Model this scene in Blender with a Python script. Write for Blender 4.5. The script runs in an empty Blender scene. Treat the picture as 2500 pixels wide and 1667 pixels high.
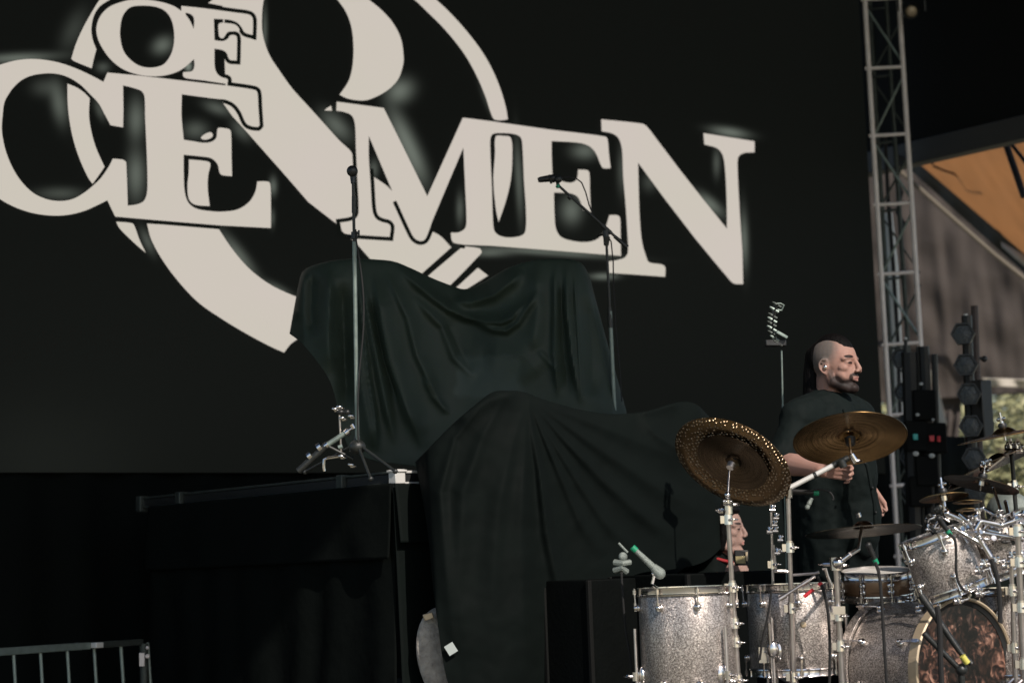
import bpy, bmesh, math, random
import numpy as np
from mathutils import Vector, Matrix, noise
random.seed(7); np.random.seed(7)
scene = bpy.context.scene
COL = scene.collection
R = math.radians
# ------------------------------------------------------------------ camera
FPX = 5000.0
EYE = 1.75
HEAD, PITCH, ROLL = R(51.3), R(6.36), R(2.1)
F = Vector((math.cos(HEAD)*math.cos(PITCH), math.sin(HEAD)*math.cos(PITCH), math.sin(PITCH)))
R0 = Vector((math.sin(HEAD), -math.cos(HEAD), 0))
U0 = R0.cross(F)
CU = U0*math.cos(ROLL) + R0*math.sin(ROLL)
CR = R0*math.cos(ROLL) - U0*math.sin(ROLL)
CAM = Vector((0, 0, EYE))
cd = bpy.data.cameras.new('camera'); cam = bpy.data.objects.new('camera', cd); COL.objects.link(cam)
cam.matrix_world = Matrix(((CR.x, CU.x, -F.x, CAM.x), (CR.y, CU.y, -F.y, CAM.y), (CR.z, CU.z, -F.z, CAM.z), (0, 0, 0, 1)))
cd.sensor_width = 36; cd.lens = 36*FPX/2500; cd.clip_start = .1; cd.clip_end = 2000
cd.dof.use_dof = True; cd.dof.focus_distance = 8.4; cd.dof.aperture_fstop = 2.8
scene.camera = cam
# ------------------------------------------------------------------ light
SUN_EL, SUN_AZ = R(38), R(191)        # azimuth clockwise from +Y
w = bpy.data.worlds.new('World'); scene.world = w; w.use_nodes = True
wn = w.node_tree; bg = wn.nodes['Background']
sky = wn.nodes.new('ShaderNodeTexSky'); sky.sky_type = 'NISHITA'; sky.sun_disc = False
sky.sun_elevation = SUN_EL; sky.sun_rotation = SUN_AZ
wn.links.new(sky.outputs[0], bg.inputs[0]); bg.inputs[1].default_value = .055
sl = bpy.data.lights.new('sun', 'SUN'); sun = bpy.data.objects.new('sun', sl); COL.objects.link(sun)
sl.energy = 2.25; sl.angle = R(.5); sl.color = (1, .90, .82)
sd = Vector((math.sin(SUN_AZ)*math.cos(SUN_EL), math.cos(SUN_AZ)*math.cos(SUN_EL), math.sin(SUN_EL)))
sun.rotation_euler = sd.to_track_quat('Z', 'Y').to_euler()
scene.view_settings.view_transform = 'Standard'; scene.view_settings.look = 'None'
scene.view_settings.exposure = 1.15; scene.view_settings.gamma = 1
scene.render.engine = 'CYCLES'

# ------------------------------------------------------------------ pixel -> world (pixels of the 2500 px photo)
def ray(px, py): return F + CR*((px-1250)/FPX) - CU*((py-833.5)/FPX)
def W(px, py, d): return CAM + ray(px, py)*d
def onY(px, py, Y): r = ray(px, py); return CAM + r*(Y/r.y)
def onX(px, py, X): r = ray(px, py); return CAM + r*(X/r.x)
def onZ(px, py, Z): r = ray(px, py); return CAM + r*((Z-EYE)/r.z)
BACK = -Vector((F.x, F.y, 0)).normalized()    # towards the camera, level
UP = Vector((0, 0, 1))

# ------------------------------------------------------------------ materials
def newmat(name):
    m = bpy.data.materials.new(name); m.use_nodes = True
    return m, m.node_tree.nodes, m.node_tree.links, m.node_tree.nodes['Principled BSDF']
def mat(name, col, rough=.6, metal=0, nscale=0, namt=.25, bump=0, bscale=60, coat=0, sheen=0, stretch=None, spec=.5):
    m, N, L, b = newmat(name)
    b.inputs['Base Color'].default_value = (*col, 1); b.inputs['Roughness'].default_value = rough
    b.inputs['Metallic'].default_value = metal; b.inputs['Coat Weight'].default_value = coat
    b.inputs['Sheen Weight'].default_value = sheen; b.inputs['Specular IOR Level'].default_value = spec
    tc = N.new('ShaderNodeTexCoord'); mp = N.new('ShaderNodeMapping'); L.new(tc.outputs['Object'], mp.inputs[0])
    if stretch: mp.inputs['Scale'].default_value = stretch
    if nscale:
        n = N.new('ShaderNodeTexNoise'); n.inputs['Scale'].default_value = nscale; n.inputs['Detail'].default_value = 6
        L.new(mp.outputs[0], n.inputs[0])
        mx = N.new('ShaderNodeMix'); mx.data_type = 'RGBA'
        mx.inputs[6].default_value = (*[c*(1-namt) for c in col], 1); mx.inputs[7].default_value = (*[min(1, c*(1+namt)) for c in col], 1)
        L.new(n.outputs[0], mx.inputs[0]); L.new(mx.outputs[2], b.inputs['Base Color'])
        mr = N.new('ShaderNodeMapRange'); mr.inputs[3].default_value = max(0, rough-.12); mr.inputs[4].default_value = min(1, rough+.12)
        L.new(n.outputs[0], mr.inputs[0]); L.new(mr.outputs[0], b.inputs['Roughness'])
    if bump:
        n2 = N.new('ShaderNodeTexNoise'); n2.inputs['Scale'].default_value = bscale; n2.inputs['Detail'].default_value = 4
        L.new(mp.outputs[0], n2.inputs[0]); bp = N.new('ShaderNodeBump'); bp.inputs['Strength'].default_value = bump
        bp.inputs['Distance'].default_value = .01; L.new(n2.outputs[0], bp.inputs['Height']); L.new(bp.outputs[0], b.inputs['Normal'])
    return m
M = {}
M['cloth'] = mat('black_cloth', (.0225, .0345, .0245), .62, nscale=9, namt=.25, bump=.22, bscale=16, spec=.32)
def lighter_patch(m):
    # mixes a lighter tone into a rough rectangle mid kit cover
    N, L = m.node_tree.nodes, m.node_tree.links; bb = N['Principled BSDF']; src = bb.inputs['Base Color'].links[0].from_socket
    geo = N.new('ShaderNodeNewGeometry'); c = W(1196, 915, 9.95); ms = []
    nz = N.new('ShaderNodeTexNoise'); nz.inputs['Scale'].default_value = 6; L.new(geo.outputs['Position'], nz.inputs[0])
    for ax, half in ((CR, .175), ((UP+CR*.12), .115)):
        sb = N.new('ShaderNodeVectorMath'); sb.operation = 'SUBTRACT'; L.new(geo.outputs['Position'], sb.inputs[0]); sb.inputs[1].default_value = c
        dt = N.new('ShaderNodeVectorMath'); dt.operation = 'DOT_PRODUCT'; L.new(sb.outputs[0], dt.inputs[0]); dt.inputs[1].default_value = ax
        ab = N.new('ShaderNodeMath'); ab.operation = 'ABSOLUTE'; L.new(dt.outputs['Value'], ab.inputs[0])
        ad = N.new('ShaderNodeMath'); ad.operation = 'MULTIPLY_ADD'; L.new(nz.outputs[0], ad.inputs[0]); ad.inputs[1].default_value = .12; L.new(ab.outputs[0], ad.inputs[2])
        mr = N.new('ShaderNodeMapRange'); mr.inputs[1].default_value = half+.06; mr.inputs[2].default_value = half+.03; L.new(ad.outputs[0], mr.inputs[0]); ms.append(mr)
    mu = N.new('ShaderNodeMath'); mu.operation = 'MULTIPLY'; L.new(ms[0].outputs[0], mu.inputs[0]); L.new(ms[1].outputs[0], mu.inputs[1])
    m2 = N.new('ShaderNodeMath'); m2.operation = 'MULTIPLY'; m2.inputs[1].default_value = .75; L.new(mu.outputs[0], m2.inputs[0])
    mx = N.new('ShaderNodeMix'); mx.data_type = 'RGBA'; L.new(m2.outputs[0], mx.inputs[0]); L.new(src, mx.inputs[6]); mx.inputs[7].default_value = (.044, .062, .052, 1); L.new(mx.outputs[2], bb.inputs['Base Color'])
lighter_patch(M['cloth'])
M['cloth2'] = mat('black_cloth_heavy', (.0021, .0041, .0035), .8, nscale=7, namt=.3, bump=.2, bscale=14, spec=.10)
M['skirt'] = mat('skirt_cloth', (.0034, .0046, .0041), .85, nscale=8, namt=.3, bump=.4, bscale=15, spec=.05)
M['shirt'] = mat('shirt_cloth', (.0044, .0076, .0072), .8, nscale=20, namt=.25, bump=.4, bscale=18, spec=.12)
M['black'] = mat('black_plastic', (.012, .013, .013), .45, nscale=30, bump=.1)
M['blackmetal'] = mat('black_powdercoat', (.014, .016, .015), .42, nscale=40, bump=.15, bscale=200)
M['chrome'] = mat('chrome', (.74, .71, .69), .16, 1, nscale=14, namt=.1)
M['steel'] = mat('brushed_steel', (.62, .57, .54), .34, 1, nscale=18, namt=.15)
M['alu'] = mat('aluminium_tube', (.66, .61, .58), .5, .1, nscale=8, namt=.22)
M['alubright'] = mat('aluminium_profile', (.60, .60, .57), .5, .2, nscale=12, namt=.15)
M['galv'] = mat('galvanised_rail', (.22, .27, .245), .5, .6, nscale=30, namt=.3)
M['rubber'] = mat('rubber', (.01, .01, .01), .8)
M['head'] = mat('drum_head', (.55, .54, .5), .5, nscale=10, namt=.06)
M['wood'] = mat('snare_wood', (.23, .13, .07), .3, .3, nscale=5, namt=.5, stretch=(1, 1, 8), coat=.5)
M['hoopwood'] = mat('bass_hoop_gold', (.50, .40, .27), .35, .35, nscale=12, namt=.15, coat=.3)
M['deck'] = mat('deck_boards', (.03, .03, .028), .7, nscale=3, namt=.4, bump=.1)
M['green'] = mat('green_tape', (.005, .22, .11), .5)
M['red'] = mat('red_cloth', (.5, .02, .03), .5, nscale=20)
M['paper'] = mat('white_paper', (.34, .38, .365), .6, nscale=10, namt=.05)
M['led_teal'] = mat('teal_lens', (.0, .35, .32), .3); M['led_red'] = mat('red_lens', (.6, .02, .03), .3)
M['knobgrey'] = mat('grey_knob', (.5, .52, .5), .5)
M['hair'] = mat('hair', (.0035, .003, .003), .6, nscale=60, namt=.4, bump=.6, bscale=120, stretch=(1, 1, .15), spec=.08)
M['tape'] = mat('yellow_tape', (.55, .5, .1), .5)
M['greymic'] = mat('mic_grey', (.20, .23, .21), .45, .3, nscale=80, bump=.4, bscale=400)
M['lens'] = mat('dark_lens', (.03, .035, .035), .12, nscale=50, bump=.5, bscale=90)
M['roofcloth'] = mat('roof_cloth', (.006, .0065, .006), .85, nscale=2, spec=.15)

def glitter():
    m, N, L, b = newmat('glitter_wrap')
    tc = N.new('ShaderNodeTexCoord'); mp = N.new('ShaderNodeMapping'); L.new(tc.outputs['Object'], mp.inputs[0])
    v = N.new('ShaderNodeTexVoronoi'); v.inputs['Scale'].default_value = 420; L.new(mp.outputs[0], v.inputs['Vector'])
    sp = N.new('ShaderNodeSeparateColor'); L.new(v.outputs['Color'], sp.inputs[0])
    n = N.new('ShaderNodeTexNoise'); n.inputs['Scale'].default_value = 130; n.inputs['Detail'].default_value = 8; L.new(mp.outputs[0], n.inputs[0])
    ad = N.new('ShaderNodeMath'); ad.operation = 'MULTIPLY_ADD'; ad.inputs[1].default_value = .6; ad.inputs[2].default_value = -.05
    L.new(sp.outputs[0], ad.inputs[0])
    a2 = N.new('ShaderNodeMath'); a2.operation = 'ADD'; L.new(ad.outputs[0], a2.inputs[0])
    m2 = N.new('ShaderNodeMath'); m2.operation = 'MULTIPLY'; m2.inputs[1].default_value = .75; L.new(n.outputs[0], m2.inputs[0]); L.new(m2.outputs[0], a2.inputs[1])
    cr = N.new('ShaderNodeValToRGB'); L.new(a2.outputs[0], cr.inputs[0])
    cr.color_ramp.elements[0].position = .25; cr.color_ramp.elements[0].color = (.10, .088, .08, 1)
    cr.color_ramp.elements[1].position = .95; cr.color_ramp.elements[1].color = (.80, .73, .67, 1)
    e = cr.color_ramp.elements.new(.62); e.color = (.31, .275, .25, 1)
    L.new(cr.outputs[0], b.inputs['Base Color'])
    b.inputs['Metallic'].default_value = .8; b.inputs['Roughness'].default_value = .42
    b.inputs['Coat Weight'].default_value = .35; b.inputs['Coat Roughness'].default_value = .15
    nm = N.new('ShaderNodeBump'); nm.inputs['Strength'].default_value = .5; nm.inputs['Distance'].default_value = .004
    L.new(sp.outputs[1], nm.inputs['Height']); L.new(nm.outputs[0], b.inputs['Normal'])
    return m
M['glitter'] = glitter()
def brass(name, c1, c2, rough=.28, dots=False, r0=.5, freq=260):
    # radial lathe grooves round the object's own Z axis; optional hammered perforations
    m, N, L, b = newmat(name)
    tc = N.new('ShaderNodeTexCoord'); sx = N.new('ShaderNodeSeparateXYZ'); L.new(tc.outputs['Object'], sx.inputs[0])
    cx = N.new('ShaderNodeCombineXYZ'); L.new(sx.outputs[0], cx.inputs[0]); L.new(sx.outputs[1], cx.inputs[1])
    ln = N.new('ShaderNodeVectorMath'); ln.operation = 'LENGTH'; L.new(cx.outputs[0], ln.inputs[0])
    mu = N.new('ShaderNodeMath'); mu.operation = 'MULTIPLY'; mu.inputs[1].default_value = freq; L.new(ln.outputs['Value'], mu.inputs[0])
    c3 = N.new('ShaderNodeCombineXYZ'); L.new(mu.outputs[0], c3.inputs[0])
    n1 = N.new('ShaderNodeTexNoise'); n1.inputs['Scale'].default_value = 1.0; n1.inputs['Detail'].default_value = 3; L.new(c3.outputs[0], n1.inputs[0])
    n2 = N.new('ShaderNodeTexNoise'); n2.inputs['Scale'].default_value = 14; n2.inputs['Detail'].default_value = 5; L.new(tc.outputs['Object'], n2.inputs[0])
    mx = N.new('ShaderNodeMix'); mx.data_type = 'RGBA'; mx.inputs[6].default_value = (*c1, 1); mx.inputs[7].default_value = (*c2, 1)
    L.new(n2.outputs[0], mx.inputs[0])
    bp = N.new('ShaderNodeBump'); bp.inputs['Strength'].default_value = .55; bp.inputs['Distance'].default_value = .003
    L.new(n1.outputs[0], bp.inputs['Height']); colout = mx.outputs[2]
    if dots:
        v = N.new('ShaderNodeTexVoronoi'); v.inputs['Scale'].default_value = 66; v.inputs['Randomness'].default_value = .45
        L.new(tc.outputs['Object'], v.inputs['Vector'])
        lt = N.new('ShaderNodeMapRange'); lt.inputs[1].default_value = .42; lt.inputs[2].default_value = .22; L.new(v.outputs['Distance'], lt.inputs[0])
        bp2 = N.new('ShaderNodeBump'); bp2.inputs['Strength'].default_value = 1; bp2.inputs['Distance'].default_value = .012
        L.new(lt.outputs[0], bp2.inputs['Height']); L.new(bp.outputs[0], bp2.inputs['Normal']); L.new(bp2.outputs[0], b.inputs['Normal'])
        m3 = N.new('ShaderNodeMix'); m3.data_type = 'RGBA'; m3.inputs[6].default_value = (.20, .13, .07, 1)
        L.new(lt.outputs[0], m3.inputs[0]); L.new(colout, m3.inputs[7]); colout = m3.outputs[2]
    else: L.new(bp.outputs[0], b.inputs['Normal'])
    L.new(colout, b.inputs['Base Color']); b.inputs['Metallic'].default_value = 1; b.inputs['Roughness'].default_value = rough
    return m
M['brass'] = brass('cymbal_bronze', (.15, .085, .03), (.40, .245, .10), .24)
M['brassdark'] = brass('cymbal_dark_bronze', (.05, .035, .022), (.12, .085, .055), .24)
M['brassholes'] = brass('cymbal_hammered_bronze', (.50, .36, .22), (.75, .58, .40), .30, dots=True)

# ------------------------------------------------------------------ mesh builder
def frame(ax):
    ax = Vector(ax).normalized(); t = Vector((0, 0, 1)) if abs(ax.z) < .9 else Vector((1, 0, 0))
    u = ax.cross(t).normalized(); return u, ax.cross(u).normalized(), ax
class MB:
    def __init__(s): s.v = []; s.f = []
    def add(s, vs, fs):
        o = len(s.v); s.v += [tuple(v) for v in vs]; s.f += [tuple(i+o for i in f) for f in fs]; return s
    def tube(s, p0, p1, r0, r1=None, n=12, caps=True):
        r1 = r0 if r1 is None else r1; p0 = Vector(p0); p1 = Vector(p1)
        if (p1-p0).length < 1e-6: return s
        u, v, a = frame(p1-p0); vs = []
        for p, r in ((p0, r0), (p1, r1)):
            for i in range(n): t = 2*math.pi*i/n; vs.append(p+u*math.cos(t)*r+v*math.sin(t)*r)
        fs = [(i, (i+1) % n, n+(i+1) % n, n+i) for i in range(n)]
        if caps: fs += [tuple(range(n))[::-1], tuple(range(n, 2*n))]
        return s.add(vs, fs)
    def path(s, pts, r, n=8, closed=False):
        pts = [Vector(p) for p in pts]; rs = r if isinstance(r, (list, tuple)) else [r]*len(pts); vs = []; fs = []
        u = None; m = len(pts)
        for k, p in enumerate(pts):
            a = (pts[min(k+1, m-1)]-pts[max(k-1, 0)])
            if a.length < 1e-9: a = Vector((0, 0, 1))
            a.normalize()
            if u is None: u = frame(a)[0]
            u = (u-a*u.dot(a)).normalized(); v = a.cross(u)
            for i in range(n): t = 2*math.pi*i/n; vs.append(p+(u*math.cos(t)+v*math.sin(t))*rs[k])
        for k in range(m-1):
            for i in range(n): j = (i+1) % n; fs.append((k*n+i, k*n+j, (k+1)*n+j, (k+1)*n+i))
        fs += [tuple(range(n))[::-1], tuple(range((m-1)*n, m*n))]
        return s.add(vs, fs)
    def box(s, c, sx, sy, sz, ax=None):
        c = Vector(c); X, Y, Z = ax if ax else (Vector((1, 0, 0)), Vector((0, 1, 0)), Vector((0, 0, 1)))
        e = min(sx, sy, sz)*.08
        vs = []
        for z in (-1, 1):
            for y in (-1, 1):
                for x in (-1, 1): vs.append(c+X*x*sx/2+Y*y*sy/2+Z*z*sz/2)
        return s.add(vs, [(0, 2, 3, 1), (4, 5, 7, 6), (0, 1, 5, 4), (2, 6, 7, 3), (0, 4, 6, 2), (1, 3, 7, 5)])
    def sph(s, c, r, n=14, m=9, ax=None):
        c = Vector(c); rx, ry, rz = r if isinstance(r, (tuple, list)) else (r, r, r)
        X, Y, Z = ax if ax else (Vector((1, 0, 0)), Vector((0, 1, 0)), Vector((0, 0, 1)))
        vs = [c+Z*rz]; fs = []
        for j in range(1, m):
            t = math.pi*j/m
            for i in range(n): p = 2*math.pi*i/n; vs.append(c+X*rx*math.sin(t)*math.cos(p)+Y*ry*math.sin(t)*math.sin(p)+Z*rz*math.cos(t))
        vs.append(c-Z*rz); last = len(vs)-1
        for i in range(n): fs.append((0, 1+i, 1+(i+1) % n)); fs.append((last, last-n+(i+1) % n, last-n+i))
        for j in range(m-2):
            for i in range(n): a = 1+j*n+i; b2 = 1+j*n+(i+1) % n; fs.append((a, a+n, b2+n, b2))
        return s.add(vs, fs)
    def lathe(s, o, ax, prof, n=48, closed=True):
        u, v, a = frame(ax); o = Vector(o); vs = []; fs = []; m = len(prof)
        for r, h in prof:
            for i in range(n): t = 2*math.pi*i/n; vs.append(o+a*h+(u*math.cos(t)+v*math.sin(t))*r)
        for k in range(m if closed else m-1):
            k2 = (k+1) % m
            for i in range(n): j = (i+1) % n; fs.append((k*n+i, k*n+j, k2*n+j, k2*n+i))
        return s.add(vs, fs)
    def capsule(s, p0, p1, r0, r1, n=14):
        s.tube(p0, p1, r0, r1, n); s.sph(p0, r0); s.sph(p1, r1); return s
    def chain(s, pts, rs):
        for i in range(len(pts)-1): s.capsule(pts[i], pts[i+1], rs[i], rs[i+1])
        return s
    def grid(s, P):        # P[i][j] world points
        n = len(P); m = len(P[0]); vs = [p for row in P for p in row]
        return s.add(vs, [(i*m+j, i*m+j+1, (i+1)*m+j+1, (i+1)*m+j) for i in range(n-1) for j in range(m-1)])
    def build(s, name, material, parent=None, smooth=True, bevel=0, local=False, rot=None, loc=None, solid=0, sub=0):
        base = Vector((0, 0, 0))
        if parent is not None and not local: base = parent.matrix_world.translation if False else Vector(parent['_w'])
        if loc is not None: base = Vector(loc)
        vs = s.v
        if not local:
            vs = [(v[0]-base.x, v[1]-base.y, v[2]-base.z) for v in vs]
            if rot is not None: rt = rot.transposed(); vs = [tuple(rt @ Vector(v)) for v in vs]
        me = bpy.data.meshes.new(name); me.from_pydata(vs, [], s.f); me.update()
        o = bpy.data.objects.new(name, me); COL.objects.link(o); me.materials.append(material if not isinstance(material, str) else M[material])
        if parent is not None:
            o.parent = parent
            if loc is not None: o.location = base-Vector(parent['_w'])
        elif loc is not None: o.location = base
        if rot is not None: o.rotation_euler = rot.to_euler()
        o['_w'] = tuple(base)
        if smooth:
            me.polygons.foreach_set('use_smooth', [True]*len(me.polygons))
            try: me.set_sharp_from_angle(angle=R(38))
            except Exception: pass
        if bevel:
            b = o.modifiers.new('bevel', 'BEVEL'); b.width = bevel; b.segments = 2; b.limit_method = 'ANGLE'
        if solid:
            d = o.modifiers.new('solid', 'SOLIDIFY'); d.thickness = solid
        if sub:
            d = o.modifiers.new('sub', 'SUBSURF'); d.levels = sub; d.render_levels = sub
        return o
def tag(o, label, cat, group=None, kind=None):
    if label: o['label'] = label
    if cat: o['category'] = cat
    if group: o['group'] = group
    if kind: o['kind'] = kind
    return o
def thing(name, loc, label, cat, group=None):
    o = bpy.data.objects.new(name, None); COL.objects.link(o); o.location = loc; o['_w'] = tuple(loc); o.empty_display_size = .1
    return tag(o, label, cat, group)
def struct(name, mb, material, **k):
    o = mb.build(name, material, **k); o['kind'] = 'structure'; return o

# ================================================================== SETTING
DECK = 1.1
b = MB(); b.box((0, 0, -.05), 900, 900, .1); struct('ground', b, mat('ground_dirt_grass', (.20, .19, .13), .9, nscale=.6, namt=.4, bump=.4, bscale=4), smooth=False)
b = MB(); b.box((9.0, 8.0, DECK-.06), 8.0, 8.4, .12); b.box((9, 3.83, DECK/2-.07), 8.0, .03, DECK-.16)
struct('stage_deck', b, 'deck', smooth=False)
b = MB(); b.box((3.4, 9.2, .34), 3.1, 4.2, .12); struct('side_platform', b, 'deck', smooth=False)
# stage roof: black cloth under a slab, out of frame, shades everything from the sun
b = MB(); b.box((5.0, 5.6, 8.9), 16, 12.4, .15)
struct('stage_roof', b, 'roofcloth', smooth=False)
SY = 10.6
zs = onY(300, 1153, SY).z
# backing drape behind and under the screen
def foldwall(p0, p1, z0, z1, amp, lam, n=160, m=10):
    p0 = Vector(p0); p1 = Vector(p1); d = (p1-p0); L_ = d.length; d.normalize(); nn = d.cross(UP); P = []
    for j in range(m+1):
        row = []
        for i in range(n+1):
            s_ = L_*i/n; z = z0+(z1-z0)*j/m
            a = amp*(math.sin(s_*2*math.pi/lam+1.5*math.sin(s_*1.7)) + .4*math.sin(s_*13+z))*(1.0-.35*j/m)
            q = p0+d*s_+nn*a; row.append((q.x, q.y, z))
        P.append(row)
    return MB().grid(P)
o = foldwall((1.5, SY+.06, 0), (13.2, SY+.06, 0), 0, zs+.3, .035, .42).build('backdrop_curtain', 'skirt', solid=.004)
tag(o, 'black pleated curtain hanging below the video screen', 'curtain')
# ------------------------------------------------------------------ LED screen
SX0, SX1, SZ1 = 3.0, 12.15, zs+6.4
scr = thing('video_screen', ((SX0+SX1)/2, SY, zs), 'huge dark video wall showing pale serif lettering and an ampersand in a ring', 'video screen')
b = MB(); b.box(((SX0+SX1)/2, SY+.055, (zs+SZ1)/2), SX1-SX0, .09, SZ1-zs); b.build('cabinet', 'blackmetal', scr, smooth=False)
def emis(name, col, st=1.0, noisy=0):
    m, N, L, bb = newmat(name)
    bb.inputs['Base Color'].default_value = (.0025, .0028, .0025, 1); bb.inputs['Roughness'].default_value = .7; bb.inputs['Specular IOR Level'].default_value = .05
    bb.inputs['Emission Color'].default_value = (*col, 1); bb.inputs['Emission Strength'].default_value = st
    if noisy:
        tc = N.new('ShaderNodeTexCoord'); n = N.new('ShaderNodeTexNoise'); n.inputs['Scale'].default_value = 1.1; n.inputs['Detail'].default_value = 2
        L.new(tc.outputs['Object'], n.inputs[0]); mx = N.new('ShaderNodeMix'); mx.data_type = 'RGBA'
        mx.inputs[6].default_value = (col[0]*.965, col[1]*1.01, col[2]*.95, 1); mx.inputs[7].default_value = (col[0]*1.03, col[1]*.985, col[2]*1.05, 1)
        L.new(n.outputs[0], mx.inputs[0]); L.new(mx.outputs[2], bb.inputs['Emission Color'])
    return m
EX = 2**1.15
LEDW = emis('led_pale', (.612/EX, .558/EX, .49/EX), 1, 1)
LEDK = emis('led_dark', (.0040/EX, .0052/EX, .0040/EX), 1)
# displayed picture: soft grey smoke around the letters, as vertex colours of a fine grid (the picture the screen shows)
def Z(x0, y0, s=2.6129): return lambda pts: [((x0+p[0]/s), (y0+p[1]/s)) + tuple(p[2:]) for p in pts]
R1 = Z(0, 0); R2 = Z(600, 0); R3 = Z(1200, 200); R4 = Z(200, 500); R5 = Z(650, 560)
C = 1
blobs = []   # x, y, rx, ry, rot, strength in photo pixels
def bl(reg, x, y, rx, ry, a, st): q = reg([(x, y)])[0]; blobs.append((q[0], q[1], rx/2.6129, ry/2.6129, R(a), st))
bl(R2, 1010, 860, 60, 190, -25, .13); bl(R2, 1090, 1040, 60, 160, -22, .12); bl(R2, 990, 580, 90, 75, -30, .16)
bl(R2, 580, 800, 60, 120, -45, .13); bl(R2, 1370, 1330, 25, 100, 0, .10); bl(R2, 820, 1080, 30, 60, 0, .10)
bl(R2, 1745, 1150, 25, 260, -3, .10); bl(R3, 1530, 322, 120, 32, 9, .17); bl(R3, 1615, 1000, 28, 190, -2, .13)
bl(R3, 1440, 520, 25, 90, 0, .07); bl(R3, 1400, 780, 40, 110, -50, .13); bl(R3, 600, 440, 90, 55, 0, .13)
bl(R3, 510, 820, 70, 90, 0, .13); bl(R3, 840, 560, 35, 160, 0, .10); bl(R3, 350, 1085, 420, 22, 4, .14)
bl(R3, 720, 1240, 90, 22, 0, .15); bl(R3, 1010, 640, 50, 60, 0, .08); bl(R1, 380, 660, 50, 130, -10, .16)
bl(R1, 300, 560, 90, 60, 0, .06); bl(R1, 380, 1235, 150, 42, 0, .12); bl(R1, 640, 700, 30, 70, -20, .10)
bl(R1, 870, 760, 55, 130, 0, .16); bl(R1, 870, 1120, 60, 160, 0, .16); bl(R1, 1040, 290, 70, 55, -30, .12)
bl(R1, 660, 430, 45, 35, 0, .11); bl(R1, 1205, 425, 22, 32, 0, .25); bl(R1, 130, 370, 260, 32, -3, .13)
bl(R1, 1390, 690, 90, 40, 20, .09); bl(R1, 1250, 830, 80, 60, 0, .08); bl(R1, 1745, 1190, 26, 60, 0, .14)
bl(R1, 1740, 1390, 18, 60, 0, .10); bl(R1, 480, 180, 70, 150, 25, .06); bl(R1, 1540, 830, 45, 80, -40, .08)
bl(R4, 1010, 330, 45, 190, -38, .12); bl(R4, 1260, 540, 110, 30, 28, .12); bl(R4, 420, 230, 30, 90, -25, .10)
bl(R2, 125, 200, 16, 160, 0, .13); bl(R2, 1540, 640, 22, 120, -22, .05); bl(R5, 1440, 150, 140, 26, 0, .12)
# broad faint background lift of the panel
blobs.append((350, 950, 900, 500, 0, .0022)); blobs.append((100, 1120, 260, 160, 0, .0042)); blobs.append((1500, 700, 500, 380, 0, .0016))
def ledgrid():
    nx, nz = 520, 360; x0, x1 = 4.0, SX1; z0, z1 = zs, zs+5.2
    xs = np.linspace(x0, x1, nx); zz = np.linspace(z0, z1, nz); X, Zz = np.meshgrid(xs, zz)
    P = np.stack([X-CAM.x, np.full_like(X, SY)-CAM.y, Zz-CAM.z], -1)
    fr = P@np.array(F); px = 1250+FPX*(P@np.array(CR))/fr; py = 833.5-FPX*(P@np.array(CU))/fr
    base = np.full(X.shape, .0044)
    nz_ = np.array([[noise.noise(Vector((x*1.4, z*1.4, 3)))*.5+noise.noise(Vector((x*5, z*3, 9)))*.3 for x in xs[::8]] for z in zz[::8]])
    nz_ = np.kron(nz_, np.ones((8, 8)))[:nz, :nx]
    k = np.ones(9)/9
    for _ in range(2):
        nz_ = np.apply_along_axis(lambda r: np.convolve(np.pad(r, 4, mode='edge'), k, 'valid'), 1, nz_)
        nz_ = np.apply_along_axis(lambda r: np.convolve(np.pad(r, 4, mode='edge'), k, 'valid'), 0, nz_)
    for (bx, by, rx, ry, a, st) in blobs:
        dx = px-bx; dy = py-by; u = dx*math.cos(a)+dy*math.sin(a); v = -dx*math.sin(a)+dy*math.cos(a)
        q = (u/rx)**2+(v/ry)**2
        base = base+st*(.75 if st > .02 else 1)*np.exp(-q*1.3)*np.clip(1+1.2*nz_*(st > .01), .2, 2)
    me = bpy.data.meshes.new('displayed_smoke')
    vs = np.stack([X-float(scr['_w'][0]), np.full_like(X, .005)*0+.006-.0, Zz-zs], -1).reshape(-1, 3)
    idx = np.arange(nx*nz).reshape(nz, nx)
    f = np.stack([idx[:-1, :-1], idx[:-1, 1:], idx[1:, 1:], idx[1:, :-1]], -1).reshape(-1, 4)
    me.from_pydata(vs.tolist(), [], f.tolist()); me.update()
    ca = me.color_attributes.new('Picture', 'FLOAT_COLOR', 'POINT')
    colr = np.stack([base*.94, base*1.06, base*.90, np.ones_like(base)], -1).reshape(-1)
    ca.data.foreach_set('color', colr.astype(np.float32))
    m, N, L, bb = newmat('led_picture')
    bb.inputs['Base Color'].default_value = (.0025, .0028, .0025, 1); bb.inputs['Roughness'].default_value = .7; bb.inputs['Specular IOR Level'].default_value = .05
    at = N.new('ShaderNodeVertexColor'); at.layer_name = 'Picture'; L.new(at.outputs[0], bb.inputs['Emission Color']); bb.inputs['Emission Strength'].default_value = 1/EX
    me.materials.append(m); o = bpy.data.objects.new('display_background', me); COL.objects.link(o); o.parent = scr
ledgrid()
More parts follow.
